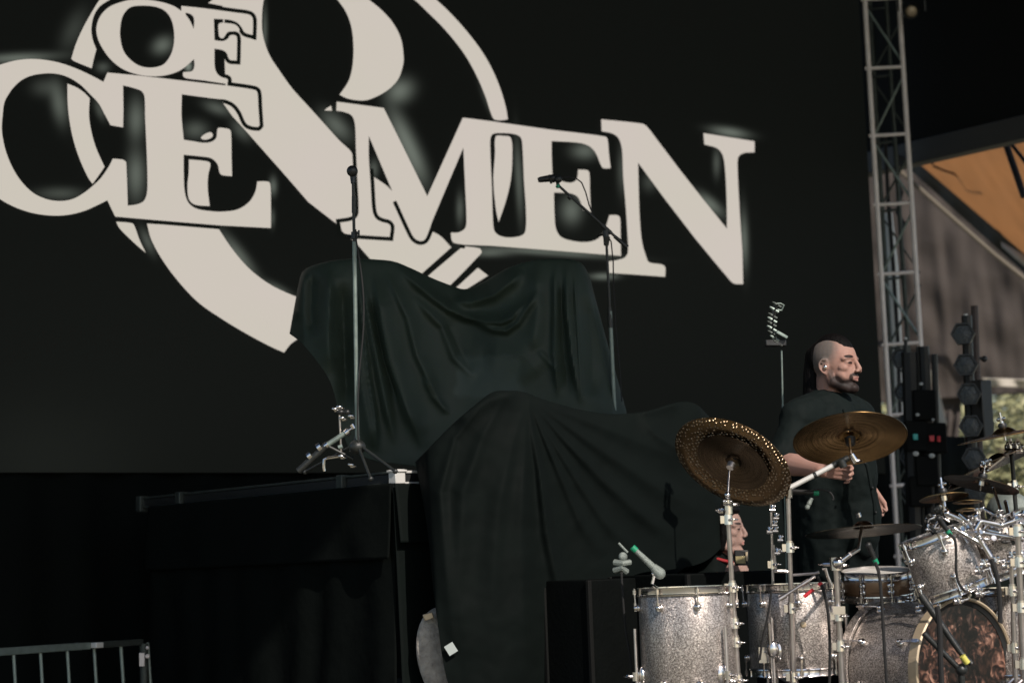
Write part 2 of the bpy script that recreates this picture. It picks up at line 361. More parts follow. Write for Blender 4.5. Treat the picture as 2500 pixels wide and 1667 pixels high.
def smoothpath(pts, closed=True, k=7):
    n = len(pts); out = []
    cor = [len(p) > 2 for p in pts]
    for i in range(n if closed else n-1):
        p1 = np.array(pts[i][:2]); p2 = np.array(pts[(i+1) % n][:2])
        p0 = np.array(pts[i-1][:2]) if not cor[i] and (closed or i > 0) else p1-(p2-p1)*.0
        p3 = np.array(pts[(i+2) % n][:2]) if not cor[(i+1) % n] else p2
        if cor[i]: p0 = p1
        if cor[i] and cor[(i+1) % n]: out.append(p1); continue
        d = np.linalg.norm(p2-p1)+1e-6
        m1 = (p2-p0)/( (np.linalg.norm(p1-p0)+d)/d) if not cor[i] else (p2-p1)
        m2 = (p3-p1)/( (np.linalg.norm(p3-p2)+d)/d) if not cor[(i+1) % n] else (p2-p1)
        for t in np.arange(k)/k:
            out.append((2*t**3-3*t**2+1)*p1+(t**3-2*t**2+t)*m1+(-2*t**3+3*t**2)*p2+(t**3-t**2)*m2)
    if not closed: out.append(np.array(pts[-1][:2]))
    return out
def flat(name, loops, material, off):
    cu = bpy.data.curves.new(name, 'CURVE'); cu.dimensions = '2D'; cu.fill_mode = 'FRONT'
    for lp in loops:
        sp = cu.splines.new('POLY'); q = smoothpath(lp); sp.points.add(len(q)-1)
        for i, p in enumerate(q):
            wv = onY(p[0], p[1], SY-off); sp.points[i].co = (wv.x-scr['_w'][0], wv.z-zs, 0, 1)
        sp.use_cyclic_u = True
    co = bpy.data.objects.new('tmp', cu); COL.objects.link(co)
    dg = bpy.context.evaluated_depsgraph_get(); me = bpy.data.meshes.new_from_object(co.evaluated_get(dg)); bpy.data.objects.remove(co)
    for v in me.vertices: v.co = (v.co.x, -off, v.co.y)
    me.materials.clear(); me.materials.append(material); me.name = name
    o = bpy.data.objects.new(name, me); COL.objects.link(o); o.parent = scr; return o
def inpoly(p, q):
    x, y = p; c = False; n = len(q)
    for i in range(n):
        a = q[i]; b_ = q[i-1]
        if (a[1] > y) != (b_[1] > y) and x < (b_[0]-a[0])*(y-a[1])/(b_[1]-a[1])+a[0]: c = not c
    return c
def ribbon(name, loops, wpx, material, off, under):
    under = [smoothpath(u_) for u_ in under]
    mb = MB()
    for lp in loops:
        q = smoothpath(lp); q2 = [q[0]]
        for p in q[1:]:
            if np.linalg.norm(p-q2[-1]) > .8: q2.append(p)
        q = q2; n = len(q); P = []
        for i in range(n+1):
            a = q[(i-1) % n]; c = q[(i+1) % n]; p = q[i % n]; d1 = (p-a); d2 = (c-p)
            d1 /= np.linalg.norm(d1)+1e-9; d2 /= np.linalg.norm(d2)+1e-9
            t = d1+d2; t /= np.linalg.norm(t)+1e-9; nn = np.array((-t[1], t[0])); cs = max(.45, float(np.dot(nn, (-d1[1], d1[0]))))
            h = wpx/cs; hit = any(inpoly(p+nn*k_*wpx, u_) for k_ in (1.25, -1.25, .5, -.5) for u_ in under)
            if hit: P.append([onY(*(p+nn*h), SY-off), onY(*(p-nn*h), SY-off)])
            elif len(P) > 1: MB().grid(P).build(name, material, scr, smooth=False); P = []
            else: P = []
        if len(P) > 1: MB().grid(P).build(name, material, scr, smooth=False)
CE = R1([(-100, 455), (0, 415), (100, 388), (200, 378), (300, 386), (400, 408), (500, 445), (580, 482), (660, 524, C), (685, 465, C), (850, 480, C), (1160, 515, C), (1450, 548, C), (1625, 575), (1642, 592), (1648, 680), (1656, 800, C), (1645, 811), (1590, 802), (1565, 780), (1535, 715), (1495, 665), (1440, 638), (1380, 632), (1160, 603, C), (1158, 740), (1172, 893, C), (1230, 902), (1300, 912), (1350, 905), (1380, 880), (1385, 840), (1392, 818), (1440, 820), (1465, 828), (1474, 850), (1477, 1000), (1480, 1125, C), (1415, 1117), (1400, 1100), (1388, 1050), (1350, 1012), (1290, 1000), (1172, 988, C), (1172, 1100), (1178, 1220), (1200, 1290), (1250, 1330), (1350, 1348), (1430, 1350), (1520, 1335), (1590, 1288), (1628, 1225), (1642, 1158, C), (1712, 1160), (1724, 1180), (1728, 1300), (1728, 1455, C), (1400, 1438, C), (1000, 1405, C), (735, 1382, C), (712, 1335), (685, 1278, C), (620, 1310), (540, 1345), (440, 1370), (340, 1376), (220, 1362), (120, 1332), (50, 1300), (0, 1270), (-150, 1150), (-260, 1000), (-310, 830), (-290, 680), (-200, 540)])
CEh = R1([(340, 470), (430, 492), (510, 540), (570, 598), (630, 662), (670, 735), (705, 800, C), (785, 814, C), (787, 700, C), (785, 546, C), (860, 565), (905, 585), (922, 620), (926, 750), (935, 950), (941, 1150), (936, 1240), (915, 1285), (870, 1305), (815, 1312, C), (810, 1150, C), (805, 1035, C), (785, 1020), (720, 1013, C), (690, 1070), (640, 1140), (590, 1188), (540, 1228), (470, 1268), (390, 1283), (300, 1272), (210, 1230), (130, 1150), (70, 1050), (30, 940), (12, 830), (18, 720), (28, 655), (50, 610), (90, 555), (150, 505), (230, 477)])
OF = R1([(800, 8), (700, 45), (640, 105), (615, 180), (625, 250), (660, 320), (710, 385), (780, 440), (870, 475), (960, 488), (1050, 483), (1130, 460), (1180, 430), (1220, 395), (1238, 378, C), (1240, 425), (1225, 455), (1168, 462, C), (1168, 485), (1185, 500), (1300, 515), (1450, 538, C), (1452, 508), (1410, 492), (1385, 470), (1370, 430), (1368, 312, C), (1420, 322), (1445, 340), (1465, 382), (1510, 388, C), (1512, 300), (1510, 236), (1495, 226), (1468, 228), (1452, 250), (1420, 264), (1368, 258, C), (1364, 122, C), (1460, 128), (1510, 145), (1540, 175), (1560, 208), (1612, 226, C), (1614, 150), (1610, 115), (1590, 96), (1500, 82), (1300, 55), (1157, 40, C), (1157, 72, C), (1110, 42), (1040, 18), (950, 2), (870, -2)])
OFh = R1([(900, 38), (830, 50), (785, 100), (768, 170), (768, 250), (790, 330), (840, 390), (900, 425), (970, 433), (1040, 415), (1085, 360), (1108, 290), (1110, 200), (1090, 120), (1050, 70), (990, 45)])
OFn = R1([(1182, 86), (1222, 96), (1238, 125), (1236, 186, C), (1212, 135)])
AMP = R1([(1300, -60, C), (1360, -2, C), (1328, 22, C), (1420, 40, C), (1430, 300, C), (1440, 560, C), (1420, 655, C), (1480, 740, C), (1570, 838, C), (1829, 1130, C)]) + R2([(200, 1060, C), (400, 1290, C), (575, 1425, C)]) + R5([(580, 95, C), (650, 175, C), (760, 300, C), (900, 400, C), (1000, 275, C), (1180, 115, C), (1110, 42), (1040, 5)]) + R2([(1190, 1475), (1100, 1400), (1000, 1300), (910, 1195), (815, 1128, C), (690, 1000), (665, 960), (600, 900), (500, 790), (400, 680), (300, 570), (220, 460), (150, 350), (110, 230), (103, 120), (115, 0), (140, -60, C)])
LOBE = R2([(540, -60, C), (585, 0), (640, 80), (675, 180), (687, 300), (680, 430), (655, 520), (598, 606, C), (650, 630), (740, 643), (800, 632), (900, 580), (970, 510), (1000, 430), (1007, 370), (990, 250), (940, 150), (870, 70), (785, 0), (700, -60, C)])
BOWL = R4([(415, 120, C), (870, 150, C), (950, 270), (1050, 390), (1150, 475), (1250, 535), (1380, 590), (1520, 630, C), (1520, 760, C), (1385, 850), (1330, 890), (1290, 942, C), (1200, 902), (1050, 822), (900, 732), (740, 620), (600, 470), (500, 330), (440, 215)])
TIP = R4([(218, 108, C), (320, 118), (335, 135), (368, 225), (408, 308, C), (330, 240), (240, 150)])
S2 = R5([(1255, 108, C), (1360, 122), (1374, 145), (1355, 170), (1180, 350), (1080, 440, C), (930, 420, C), (1040, 290, C)])
S3 = R5([(1350, 245, C), (1415, 295, C), (1280, 380, C), (1200, 440, C), (1130, 430, C), (1225, 360, C)])
RTL = R1([(690, -50, C), (640, -5), (580, 90), (530, 180), (485, 280), (455, 376, C), (470, 390), (585, 438, C), (600, 370), (615, 318, C), (590, 250), (583, 180), (600, 100), (640, 40), (720, -10), (790, -50, C)])
RR = R2([(1150, -60, C), (1215, 0), (1300, 80), (1400, 190), (1500, 320), (1570, 440), (1625, 570), (1660, 690), (1672, 762, C), (1640, 768), (1590, 765), (1570, 740), (1530, 620), (1470, 480), (1390, 340), (1270, 190), (1150, 70), (1075, 0), (980, -60, C)])
RS = R1([(430, 535, C), (490, 560), (540, 595), (572, 628, C), (568, 740), (585, 850), (615, 950), (667, 1065, C), (630, 1120), (590, 1174, C), (560, 1130), (510, 1020), (470, 900), (445, 780), (432, 660)])
RM = R2([(1595, 872), (1640, 868), (1690, 880), (1700, 1000), (1690, 1150), (1660, 1280), (1613, 1418, C), (1595, 1330), (1580, 1150), (1590, 980)])
EB = R1([(1205, 1018, C), (1320, 1030), (1342, 1045), (1328, 1120), (1325, 1200), (1338, 1316, C), (1240, 1305), (1205, 1270), (1196, 1190), (1204, 1100)])
DOT = R1([(1282, 880), (1310, 855), (1345, 845), (1358, 865), (1340, 885), (1300, 892)])
DOT2 = R2([(502, 706, C), (520, 690), (545, 675, C), (550, 708, C)])
FD = R1([(1398, 152), (1450, 150), (1505, 162), (1528, 195), (1490, 202), (1455, 205), (1435, 225), (1425, 245), (1402, 240), (1394, 200)])
ME = R2([(580, 650, C), (880, 690, C), (985, 900, C), (1158, 1252, C), (1385, 752, C), (1568, 775, C)]) + R3([(370, 305, C), (725, 350), (740, 368), (748, 450), (760, 552, C), (712, 550), (695, 525), (665, 455), (625, 412), (560, 390), (383, 378, C), (384, 480), (390, 622, C), (440, 632), (500, 644), (535, 632), (548, 605), (552, 560, C), (612, 565), (624, 582), (628, 700), (634, 832, C), (585, 815), (565, 760), (545, 730), (505, 712), (398, 706, C), (402, 850), (412, 940), (445, 990), (520, 1015), (600, 1022), (660, 1010), (700, 980), (730, 920), (752, 850, C), (805, 852), (820, 870), (823, 960), (826, 1110, C), (400, 1076, C), (0, 1045, C)]) + R2([(1400, 1562, C), (1330, 1550), (1315, 1535), (1308, 1485, C), (1360, 1482), (1400, 1455), (1408, 1400), (1400, 1200), (1388, 942, C), (1300, 1150, C), (1190, 1410, C), (1160, 1495), (1140, 1530), (1110, 1538), (1075, 1518), (1045, 1465), (960, 1280, C), (785, 868, C), (785, 1000), (797, 1180), (808, 1340), (828, 1392), (865, 1415), (910, 1428), (924, 1448), (918, 1512, C), (730, 1500, C), (640, 1492), (615, 1475), (602, 1420, C), (665, 1410), (705, 1390), (720, 1350), (712, 1150), (703, 950), (696, 790), (675, 738), (625, 715), (578, 708, C)])
MEh = R2([(1580, 855), (1640, 850), (1720, 858), (1755, 880), (1765, 930), (1775, 1150), (1788, 1350), (1785, 1470), (1765, 1500), (1700, 1515), (1630, 1508), (1590, 1480), (1578, 1430), (1570, 1200), (1560, 960), (1562, 880)])
NN = R3([(700, 240, C), (960, 268), (990, 285), (1060, 375), (1200, 560, C), (1350, 750, C), (1502, 937, C), (1500, 760), (1490, 560), (1475, 470), (1440, 425), (1358, 400, C), (1352, 328, C), (1678, 380, C), (1678, 450, C), (1610, 455), (1575, 480), (1570, 560), (1585, 860, C), (1600, 1080, C), (1605, 1290, C), (1545, 1285), (1500, 1240), (1300, 1000, C), (1100, 740, C), (935, 516, C), (938, 650), (945, 860), (960, 1020), (985, 1110), (1005, 1150), (1090, 1166), (1108, 1185), (1108, 1243, C), (900, 1228, C), (748, 1218, C), (746, 1145, C), (800, 1137), (850, 1120), (870, 1085), (866, 950), (855, 780), (840, 600), (832, 430), (810, 360), (770, 330), (703, 316, C)])
flat('ampersand', [AMP], LEDW, .004)
for lp in (LOBE, BOWL): flat('ampersand_bowl', [lp], LEDW, .0042)
for lp in (S2, S3): flat('ampersand_tail', [lp], LEDW, .004)
for lp in (RTL, RR, TIP): flat('ring', [lp], LEDW, .0045)
UND = [AMP, LOBE, BOWL, S2, RTL, RR, TIP]
ribbon('lettering_outline', [CE, OF, ME], 9.5, LEDK, .0055, UND)
for nm, lp, of in (('letter', [CE, CEh], .009), ('letter', [OF, OFh, OFn], .0092), ('letter', [ME, MEh], .009), ('letter', [NN], .0094)):
    flat(nm, lp, LEDW, of)
for lp in (RS, RM, EB, DOT, DOT2, FD): flat('ring_fragment', [lp], LEDW, .0098)

# ------------------------------------------------------------------ drum riser (front-left corner seen at 968,1147)
rc = W(968, 1147, 9.3); RZ = rc.z; rx0, ry0 = rc.x, rc.y; RS_ = 2.44
ris = thing('drum_riser', (rx0+RS_/2, ry0+RS_/2, DECK), 'tall square riser with aluminium edge under the black draped drum kit', 'stage riser')
b = MB(); b.box((rx0+RS_/2, ry0+RS_/2, RZ-.05), RS_-.03, RS_-.03, .07); b.build('platform', 'deck', ris, smooth=False)
def rail(p, q, mat_, nm='edge_rail'):
    p = Vector(p); q = Vector(q); b = MB(); d = (q-p).normalized()
    b.box((p+q)/2, (q-p).length, .035, .011, (d, d.cross(UP), UP)); b.box((p+q)/2-UP*.050, (q-p).length, .035, .009, (d, d.cross(UP), UP))
    o = b.build(nm, mat_, ris, smooth=False, bevel=.002); b = MB(); b.box((p+q)/2-UP*.026, (q-p).length, .02, .036, (d, d.cross(UP), UP)); b.build('rail_web', 'black', ris, smooth=False); return o
M['dkalu'] = mat('dark_aluminium', (.05, .06, .054), .55, .6, nscale=18, namt=.7)  # darker aluminium for riser side, truss back and small fittings
rail((rx0+.02, ry0, RZ-.009), (rx0+.16, ry0, RZ-.009), 'alubright'); rail((rx0+.16, ry0, RZ-.010), (rx0+RS_, ry0, RZ-.010), 'blackmetal'); rail((rx0, ry0+RS_, RZ-.009), (rx0, ry0+.03, RZ-.009), 'dkalu')
b = MB(); b.box((rx0+.005, ry0+.005, RZ-.030), .056, .056, .066); b.box((rx0+.005, ry0+.005, RZ-.005), .07, .07, .012); b.build('corner_bracket', 'alubright', ris, bevel=.004)
for t in (.42, 1.95, 2.38):
    b = MB(); b.box((rx0-.012, ry0+t, RZ-.04), .05, .05, .085); b.build('clamp', 'dkalu', ris, bevel=.005)
for (x, y) in ((0, 0), (RS_, 0), (0, RS_), (RS_, RS_)):
    b = MB(); b.tube((rx0+x+(.12 if x == 0 else -.12), ry0+y+(.12 if y == 0 else -.12), DECK), (rx0+x+(.12 if x == 0 else -.12), ry0+y+(.12 if y == 0 else -.12), RZ-.08), .025); b.build('leg', 'alu', ris)
def skirt(p, q, z0, z1, amp, lam, nm, mt, seed=0):
    p = Vector(p); q = Vector(q); d = (q-p).normalized(); nn = UP.cross(d)*-1; n = int((q-p).length*60); P = []
    for j in range(25):
        v = j/24; z = z1+(z0-z1)*v; row = []
        for i in range(n+1):
            s_ = (q-p).length*i/n
            a = amp*(.25+.75*v)*(math.sin(s_*6.283/lam+2*noise.noise(Vector((s_*2, seed, v))))+.6*noise.noise(Vector((s_*7, v*2, seed+3))))
            w_ = p+d*s_+nn*(a+.03*v); row.append((w_.x, w_.y, z))
        P.append(row)
    return MB().grid(P).build(nm, mt, ris, solid=.003)
skirt((rx0-.03, ry0+RS_-.2, 0), (rx0-.03, ry0-.02, 0), DECK, RZ-.06, .014, .34, 'side_skirt', 'skirt', 1)
skirt((rx0-.045, ry0+RS_-.2, 0), (rx0-.045, ry0-.02, 0), RZ-.40, RZ-.06, .008, .5, 'side_valance', 'skirt', 21)
skirt((rx0-.052, ry0-.040, 0), (rx0+RS_, ry0-.040, 0), DECK, RZ-.075, .004, .30, 'front_skirt', 'cloth2', 5)
skirt((rx0-.056, ry0-.062, 0), (rx0+.42, ry0-.062, 0), RZ-.33, RZ-.065, .003, .30, 'valance', 'cloth2', 8)

# ------------------------------------------------------------------ draped cloths
def polyd(px, py, line):
    best = np.full(px.shape, 1e9); side = np.zeros(px.shape); arc = np.zeros(px.shape); acc = 0.0
    tot = sum(math.hypot(c[0]-a[0], c[1]-a[1]) for a, c in zip(line[:-1], line[1:]))
    for (a, c) in zip(line[:-1], line[1:]):
        ax, ay = a; bx, by = c; dx, dy = bx-ax, by-ay; L2 = dx*dx+dy*dy+1e-9
        t = np.clip(((px-ax)*dx+(py-ay)*dy)/L2, 0, 1); d = np.hypot(px-ax-t*dx, py-ay-t*dy)
        sgn = np.sign((px-ax)*dy-(py-ay)*dx); m_ = d < best; best = np.where(m_, d, best); side = np.where(m_, sgn, side)
        arc = np.where(m_, acc+t*math.sqrt(L2), arc); acc += math.sqrt(L2)
    e = np.clip(np.minimum(arc, tot-arc)/(.22*tot), 0, 1)
    polyd.frac = arc/tot; return best, side, e*e*(3-2*e)
def resamp(pl, n):
    q = np.array(smoothpath([(p[0], p[1]) for p in pl], closed=False, k=8)); s = np.concatenate([[0], np.cumsum(np.hypot(*np.diff(q, axis=0).T))])
    t = np.linspace(0, s[-1], n); return np.stack([np.interp(t, s, q[:, 0]), np.interp(t, s, q[:, 1])], -1)
def drape(name, label, T, B, dfun, ridges, mt, nu=300, nv=220, pairs=None, backd=.8, seed=0, wr=.006):
    # T, B: top and bottom polylines with the same number of knots, matched knot by knot
    k = len(T)
    u = np.linspace(0, k-1, nu)
    def interp(pl):
        q = smoothpath([(p[0], p[1]) for p in pl], closed=False, k=16); q = np.array(q); tt = np.arange(len(q))/16.0
        return np.stack([np.interp(u, tt, q[:, 0]), np.interp(u, tt, q[:, 1])], -1)
    t_ = interp(T); b_ = interp(B); v = np.linspace(0, 1, nv)[:, None]
    px = t_[None, :, 0]*(1-v)+b_[None, :, 0]*v; py = t_[None, :, 1]*(1-v)+b_[None, :, 1]*v
    U = np.broadcast_to(u[None, :]/(k-1), px.shape); V = np.broadcast_to(v, px.shape)
    d = dfun(U, V, px, py)
    for (line, amp, wd, *rest) in ridges:
        dist, side, fade = polyd(px, py, line); asym = rest[0] if rest else 1.0
        if asym < 0:        # fan fold: starts pointed at the peak and widens as it falls
            fr = polyd.frac; wl = wd*(.30+1.5*fr); am = amp*np.clip(fr*3.2, 0, 1)*np.clip((1-fr)*4, 0, 1)
            d = d-am*np.exp(-(dist/wl)**1.7); continue
        wloc = np.where(side > 0, wd, wd*asym); amp = math.copysign(min(1.25*abs(amp), 2.5*wd*min(1, max(asym, .75))*9.5/FPX), amp)
        d = d-amp*fade*np.exp(-(dist/wloc)**1.5)
    nzv = np.array([[noise.noise(Vector((px[j, i]*.012, py[j, i]*.012, seed)))+.5*noise.noise(Vector((px[j, i]*.035, py[j, i]*.03, seed+4))) for i in range(nu)] for j in range(nv)])
    d = d+nzv*wr
    rows = []
    for j in range(nv): rows.append([W(px[j, i], py[j, i], d[j, i]) for i in range(nu)])
    # the cloth carries on over the top and down behind, away from the camera
    top = rows[0]; extra = []
    for s_ in (1.0, .7, .4, .15):
        extra.append([p-BACK*(backd*s_)-UP*(.25*s_*s_+.03*s_) for p in top])
    mb = MB().grid(extra+rows)
    o = mb.build(name, mt, solid=.003); tag(o, label, 'cloth'); return o
T1 = [(728, 705), (742, 662), (800, 640), (860, 633), (920, 635), (962, 640), (1005, 657), (1050, 678), (1095, 696), (1135, 707), (1180, 690), (1240, 656), (1300, 637), (1360, 633), (1408, 638), (1428, 655), (1436, 690)]
B1 = [(708, 815), (742, 842), (806, 932), (850, 1090), (905, 1122), (950, 1130), (990, 1135), (1030, 1140), (1080, 1140), (1130, 1140), (1180, 1140), (1240, 1140), (1300, 1130), (1360, 1110), (1440, 1070), (1500, 1030), (1526, 1004)]
def d1(U, V, px, py):
    s = np.clip(np.minimum(U, 1-U)/.16, 0, 1); return 10.45-.30*np.sin(s*np.pi/2)-.22*np.sqrt(np.clip(V, 0, 1)) + .10*np.exp(-((px-1135)/90)**2)*(1-V)
g5 = lambda pts: [(650+x/2.613, 560+y/2.613) for x, y in pts]
g6 = lambda pts: [(1100+x/2.613, 560+y/2.613) for x, y in pts]
ridg1 = [
    (g5([(820, 215), (900, 300), (1050, 430), (1160, 510), (1270, 560), (1400, 590), (1500, 595), (1560, 570), (1640, 480), (1700, 380)]), .085, 16, .6),
    (g5([(1160, 455), (1300, 468), (1450, 420), (1568, 330), (1650, 250)]), .05, 22, .7),
    (g5([(1330, 585), (1450, 640), (1530, 648), (1600, 600), (1700, 450), (1720, 380)]), .04, 9),
    (g5([(260, 260), (215, 420), (190, 600)]), .03, 12), (g5([(410, 240), (400, 500), (395, 700), (415, 940)]), .075, 11, 1.8),
    (g5([(300, 260), (290, 500), (300, 700)]), -.04, 14),
    (g5([(570, 260), (600, 480), (620, 650), (650, 930), (690, 1180), (712, 1440)]), .045, 6), (g5([(600, 240), (660, 600), (720, 900), (770, 1150), (830, 1400)]), .06, 13, .8),
    (g5([(585, 620), (610, 1000), (670, 1300), (700, 1440)]), .05, 18), (g5([(480, 300), (500, 800), (520, 1200)]), -.06, 26),
    (g5([(690, 260), (740, 600), (790, 850), (900, 1150), (1010, 1420)]), .06, 34, .35), (g5([(660, 400), (760, 850), (860, 1150)]), -.03, 12),
    (g5([(760, 260), (900, 560), (960, 800), (1030, 950), (1150, 1180)]), .03, 22, .4), (g5([(930, 420), (1120, 620), (1200, 820), (1340, 960)]), .03, 24, .4),
    (g5([(1130, 560), (1250, 800), (1330, 930)]), -.02, 16), (g5([(1000, 930), (1060, 1060), (1180, 1190)]), .018, 10),
    (g6([(545, 230), (560, 500), (520, 800)]), .03, 20), (g6([(665, 210), (665, 500), (660, 800), (690, 1100)]), .035, 14, .5), (g6([(735, 220), (740, 500), (775, 800), (830, 1130)]), .06, 12, .5),
    (g6([(790, 230), (800, 500), (828, 900), (835, 1130)]), .05, 8, .6), (g6([(700, 300), (710, 700), (760, 1100)]), -.02, 14),
    (g6([(850, 225), (930, 500), (1010, 800), (1085, 1060)]), .05, 9, 1.6), (g6([(855, 400), (900, 800), (900, 1100)]), -.04, 24),
    (g6([(200, 810), (470, 800), (580, 950)]), .02, 40), (g6([(550, 760), (640, 860), (700, 930)]), .012, 6)]
drape('drum_kit_cover', 'black dust cover swagged over the kit between the two tall microphone stands', T1, B1, d1, ridg1, 'cloth', seed=1)
T2 = [(1015, 1128), (1045, 1098), (1100, 1042), (1160, 990), (1205, 958), (1240, 955), (1275, 957), (1310, 970), (1360, 986), (1420, 1002), (1500, 1012), (1580, 1004), (1635, 988), (1680, 982), (1712, 998), (1735, 1040)]
B2 = [(1048, 1300), (1062, 1460), (1098, 1680), (1150, 1720), (1200, 1720), (1250, 1720), (1300, 1720), (1350, 1720), (1392, 1720), (1425, 1560), (1480, 1440), (1560, 1400), (1640, 1390), (1720, 1370), (1770, 1320), (1790, 1230)]
def d2(U, V, px, py):
    q_ = (px-1250)/40; base = 9.05+.9*np.minimum(np.log1p(np.exp(np.minimum(q_, 30)))*40/480, 1.1); edge = .22*np.exp(-(U/.05)**2)+.25*np.exp(-((1-U)/.05)**2)
    return base+edge-.16*np.sqrt(np.clip(V, 0, 1))+.12*np.clip((1040-px)/60, 0, 2)
z4 = lambda pts: [(1000+x/2.766, 1100+y/2.766) for x, y in pts]
PK = (1288, 972)
ridg2 = [([PK, (1300, 1060), (1318, 1150), (1336, 1300), (1362, 1420), (1385, 1560), (1392, 1700)], .060, 15, -1),
    ([PK, (1325, 1060), (1368, 1160), (1420, 1280), (1470, 1360)], .030, 10, -1),
    ([PK, (1350, 1080), (1420, 1190), (1490, 1290), (1560, 1360)], .028, 11, -1),
    ([PK, (1375, 1070), (1470, 1170), (1570, 1260), (1660, 1330)], .034, 14, -1),
    ([PK, (1400, 1050), (1500, 1120), (1620, 1200), (1730, 1260)], .030, 18, -1),
    ([PK, (1420, 1022), (1540, 1070), (1660, 1120), (1750, 1160)], .022, 20, -1),
    ([PK, (1280, 1100), (1272, 1300), (1278, 1500), (1290, 1700)], .040, 26, -1),
    ([PK, (1250, 1080), (1215, 1250), (1200, 1450), (1205, 1700)], .030, 30, -1),
    ([(1235, 965), (1180, 1060), (1130, 1200), (1120, 1400), (1140, 1690)], .035, 26, -1),
    ([(1180, 985), (1110, 1070), (1075, 1200), (1090, 1400), (1110, 1600)], .030, 16, -1),
    ([(1560, 1010), (1600, 1060), (1680, 1110), (1760, 1140)], .03, 18), (g6([(1180, 1180), (1320, 1130), (1480, 1090)]), .03, 16), (g6([(0, 1240), (240, 1090), (450, 1030)]), .03, 24)]
drape('equipment_cover', 'heavier black sheet peaked in front of the riser and falling in fanned folds', T2, B2, d2, ridg2, 'cloth2', seed=12, backd=.5)
# glitter shell and paper tag in the gap between riser and cover
dr = thing('worn_shell', W(1085, 1800, 9.15), 'pale worn rounded shell glimpsed between the riser skirt and the black cover', 'shell')
c_ = W(1100, 1612, 9.12); b = MB(); ax_ = (BACK*.9+CR*.35+UP*.1).normalized(); sx_ = ax_.cross(UP).normalized()*-1; uz_ = (UP*.96-sx_*.28).normalized(); sx_ = uz_.cross(ax_).normalized()
b.sph(c_, (.150, .245, .06), 40, 26, (sx_, uz_, ax_)); sho = b.build('shell', mat('worn_felt', (.36, .33, .29), .85, nscale=26, namt=.75, bump=.9, bscale=70), dr)
b = MB(); b.box(W(1046, 1504, 9.04), .045, .012, .03, ((CR+UP*.3).normalized(), BACK, (UP-CR*.3).normalized())); b.build('patch', 'hoopwood', dr, bevel=.004)
b = MB(); q = W(1101, 1583, 8.86); b.box(q, .042, .003, .046, ((CR+UP*.6).normalized(), BACK, (UP-CR*.6).normalized())); o = b.build('paper_tag', 'paper', loc=q); tag(o, 'small white paper tag stuck to the edge of the heavy black cover', 'tag')

# ------------------------------------------------------------------ generic stand parts
def wing(mb, p, d, s=.018):
    d = Vector(d).normalized(); u, v, a = frame(d); mb.tube(p, Vector(p)+d*.016, .007, .006, 8); mb.sph(Vector(p)+d*.016+u*s*.6, (s*.55, .004, .008), 8, 6, (u, v, a)); mb.sph(Vector(p)+d*.016-u*s*.6, (s*.55, .004, .008), 8, 6, (u, v, a))
def tripod(parent, base, mt, spread=.32, h=.28, r=.008, floor=None):
    base = Vector(base)
    for k in range(3):
        a = 2*math.pi*k/3+.5; e = Vector((base.x+spread*math.cos(a), base.y+spread*math.sin(a), floor)); b = MB()
        b.path([base+UP*h, base+(e-base)*.55+UP*(h*.45), e+UP*.012], r, 8); b.tube(e, e+UP*.02, r*1.8, r*1.5, 8); b.build('leg', mt, parent)
def clampblk(mb, p, s=.02, d=UP):
    mb.tube(Vector(p)-d*s, Vector(p)+d*s, s*.95, s*.95, 10); u, v, a = frame(d); mb.tube(p, Vector(p)+u*s*2.1, s*.3, s*.3, 8); wing(mb, Vector(p)+u*s*2, u, s*.9)

# left vocal-style mic stand on the riser
base = onZ(873, 1118, RZ); dl = (base-CAM).dot(F)
st = thing('microphone_stand', base, 'straight tall microphone stand at the left edge of the draped kit, ball microphone on top', 'microphone stand')
topm = W(862, 440, dl-.0)
b = MB(); b.tube(base+UP*.03, W(865, 590, dl), .0085, .0085); b.build('lower_tube', 'galv', st)
b = MB(); b.tube(W(865, 600, dl), topm, .0062); b.build('upper_tube', 'blackmetal', st)
b = MB(); clampblk(b, W(865, 575, dl), .014); b.tube(W(864, 520, dl), W(864, 480, dl), .009); b.tube(W(866, 566, dl), W(876, 570, dl), .005); b.tube(W(876, 562, dl), W(876, 576, dl), .004); b.build('clutch', 'blackmetal', st)
b = MB(); b.sph(base+UP*.045, (.035, .035, .03)); b.tube(base+UP*.02, base+UP*.09, .018, .012); b.build('leg_hub', 'blackmetal', st)
for (ex, ey) in ((745, 1152), (965, 1150), (905, 1168)):
    e = onZ(ex, min(ey, 1147), RZ) if False else W(ex, ey, dl+(.25 if ex < 800 else -.15)); b = MB(); b.tube(base+UP*.06, e, .006); b.sph(e, .011, 8, 6); b.build('leg', 'blackmetal', st)
mc = thing('microphone', W(860, 420, dl), 'black ball microphone on top of the straight tall stand', 'microphone')
b = MB(); b.sph(W(860, 418, dl), .023); b.build('grille', 'black', mc); b = MB(); b.tube(W(861, 425, dl)-BACK*.01, W(862, 448, dl), .013, .009); b.build('body', 'blackmetal', mc)
cab = MB(); pts = [W(868, 560, dl-.02)]+[W(870+14*math.sin(i*.35)*(1 if i < 9 else .6)+i*.9, 590+i*34, dl-.02) for i in range(16)]; cab.path(pts, .0035, 6)
tag(cab.build('microphone_cable', 'rubber'), 'thin black cable running down beside the straight tall stand', 'cable')
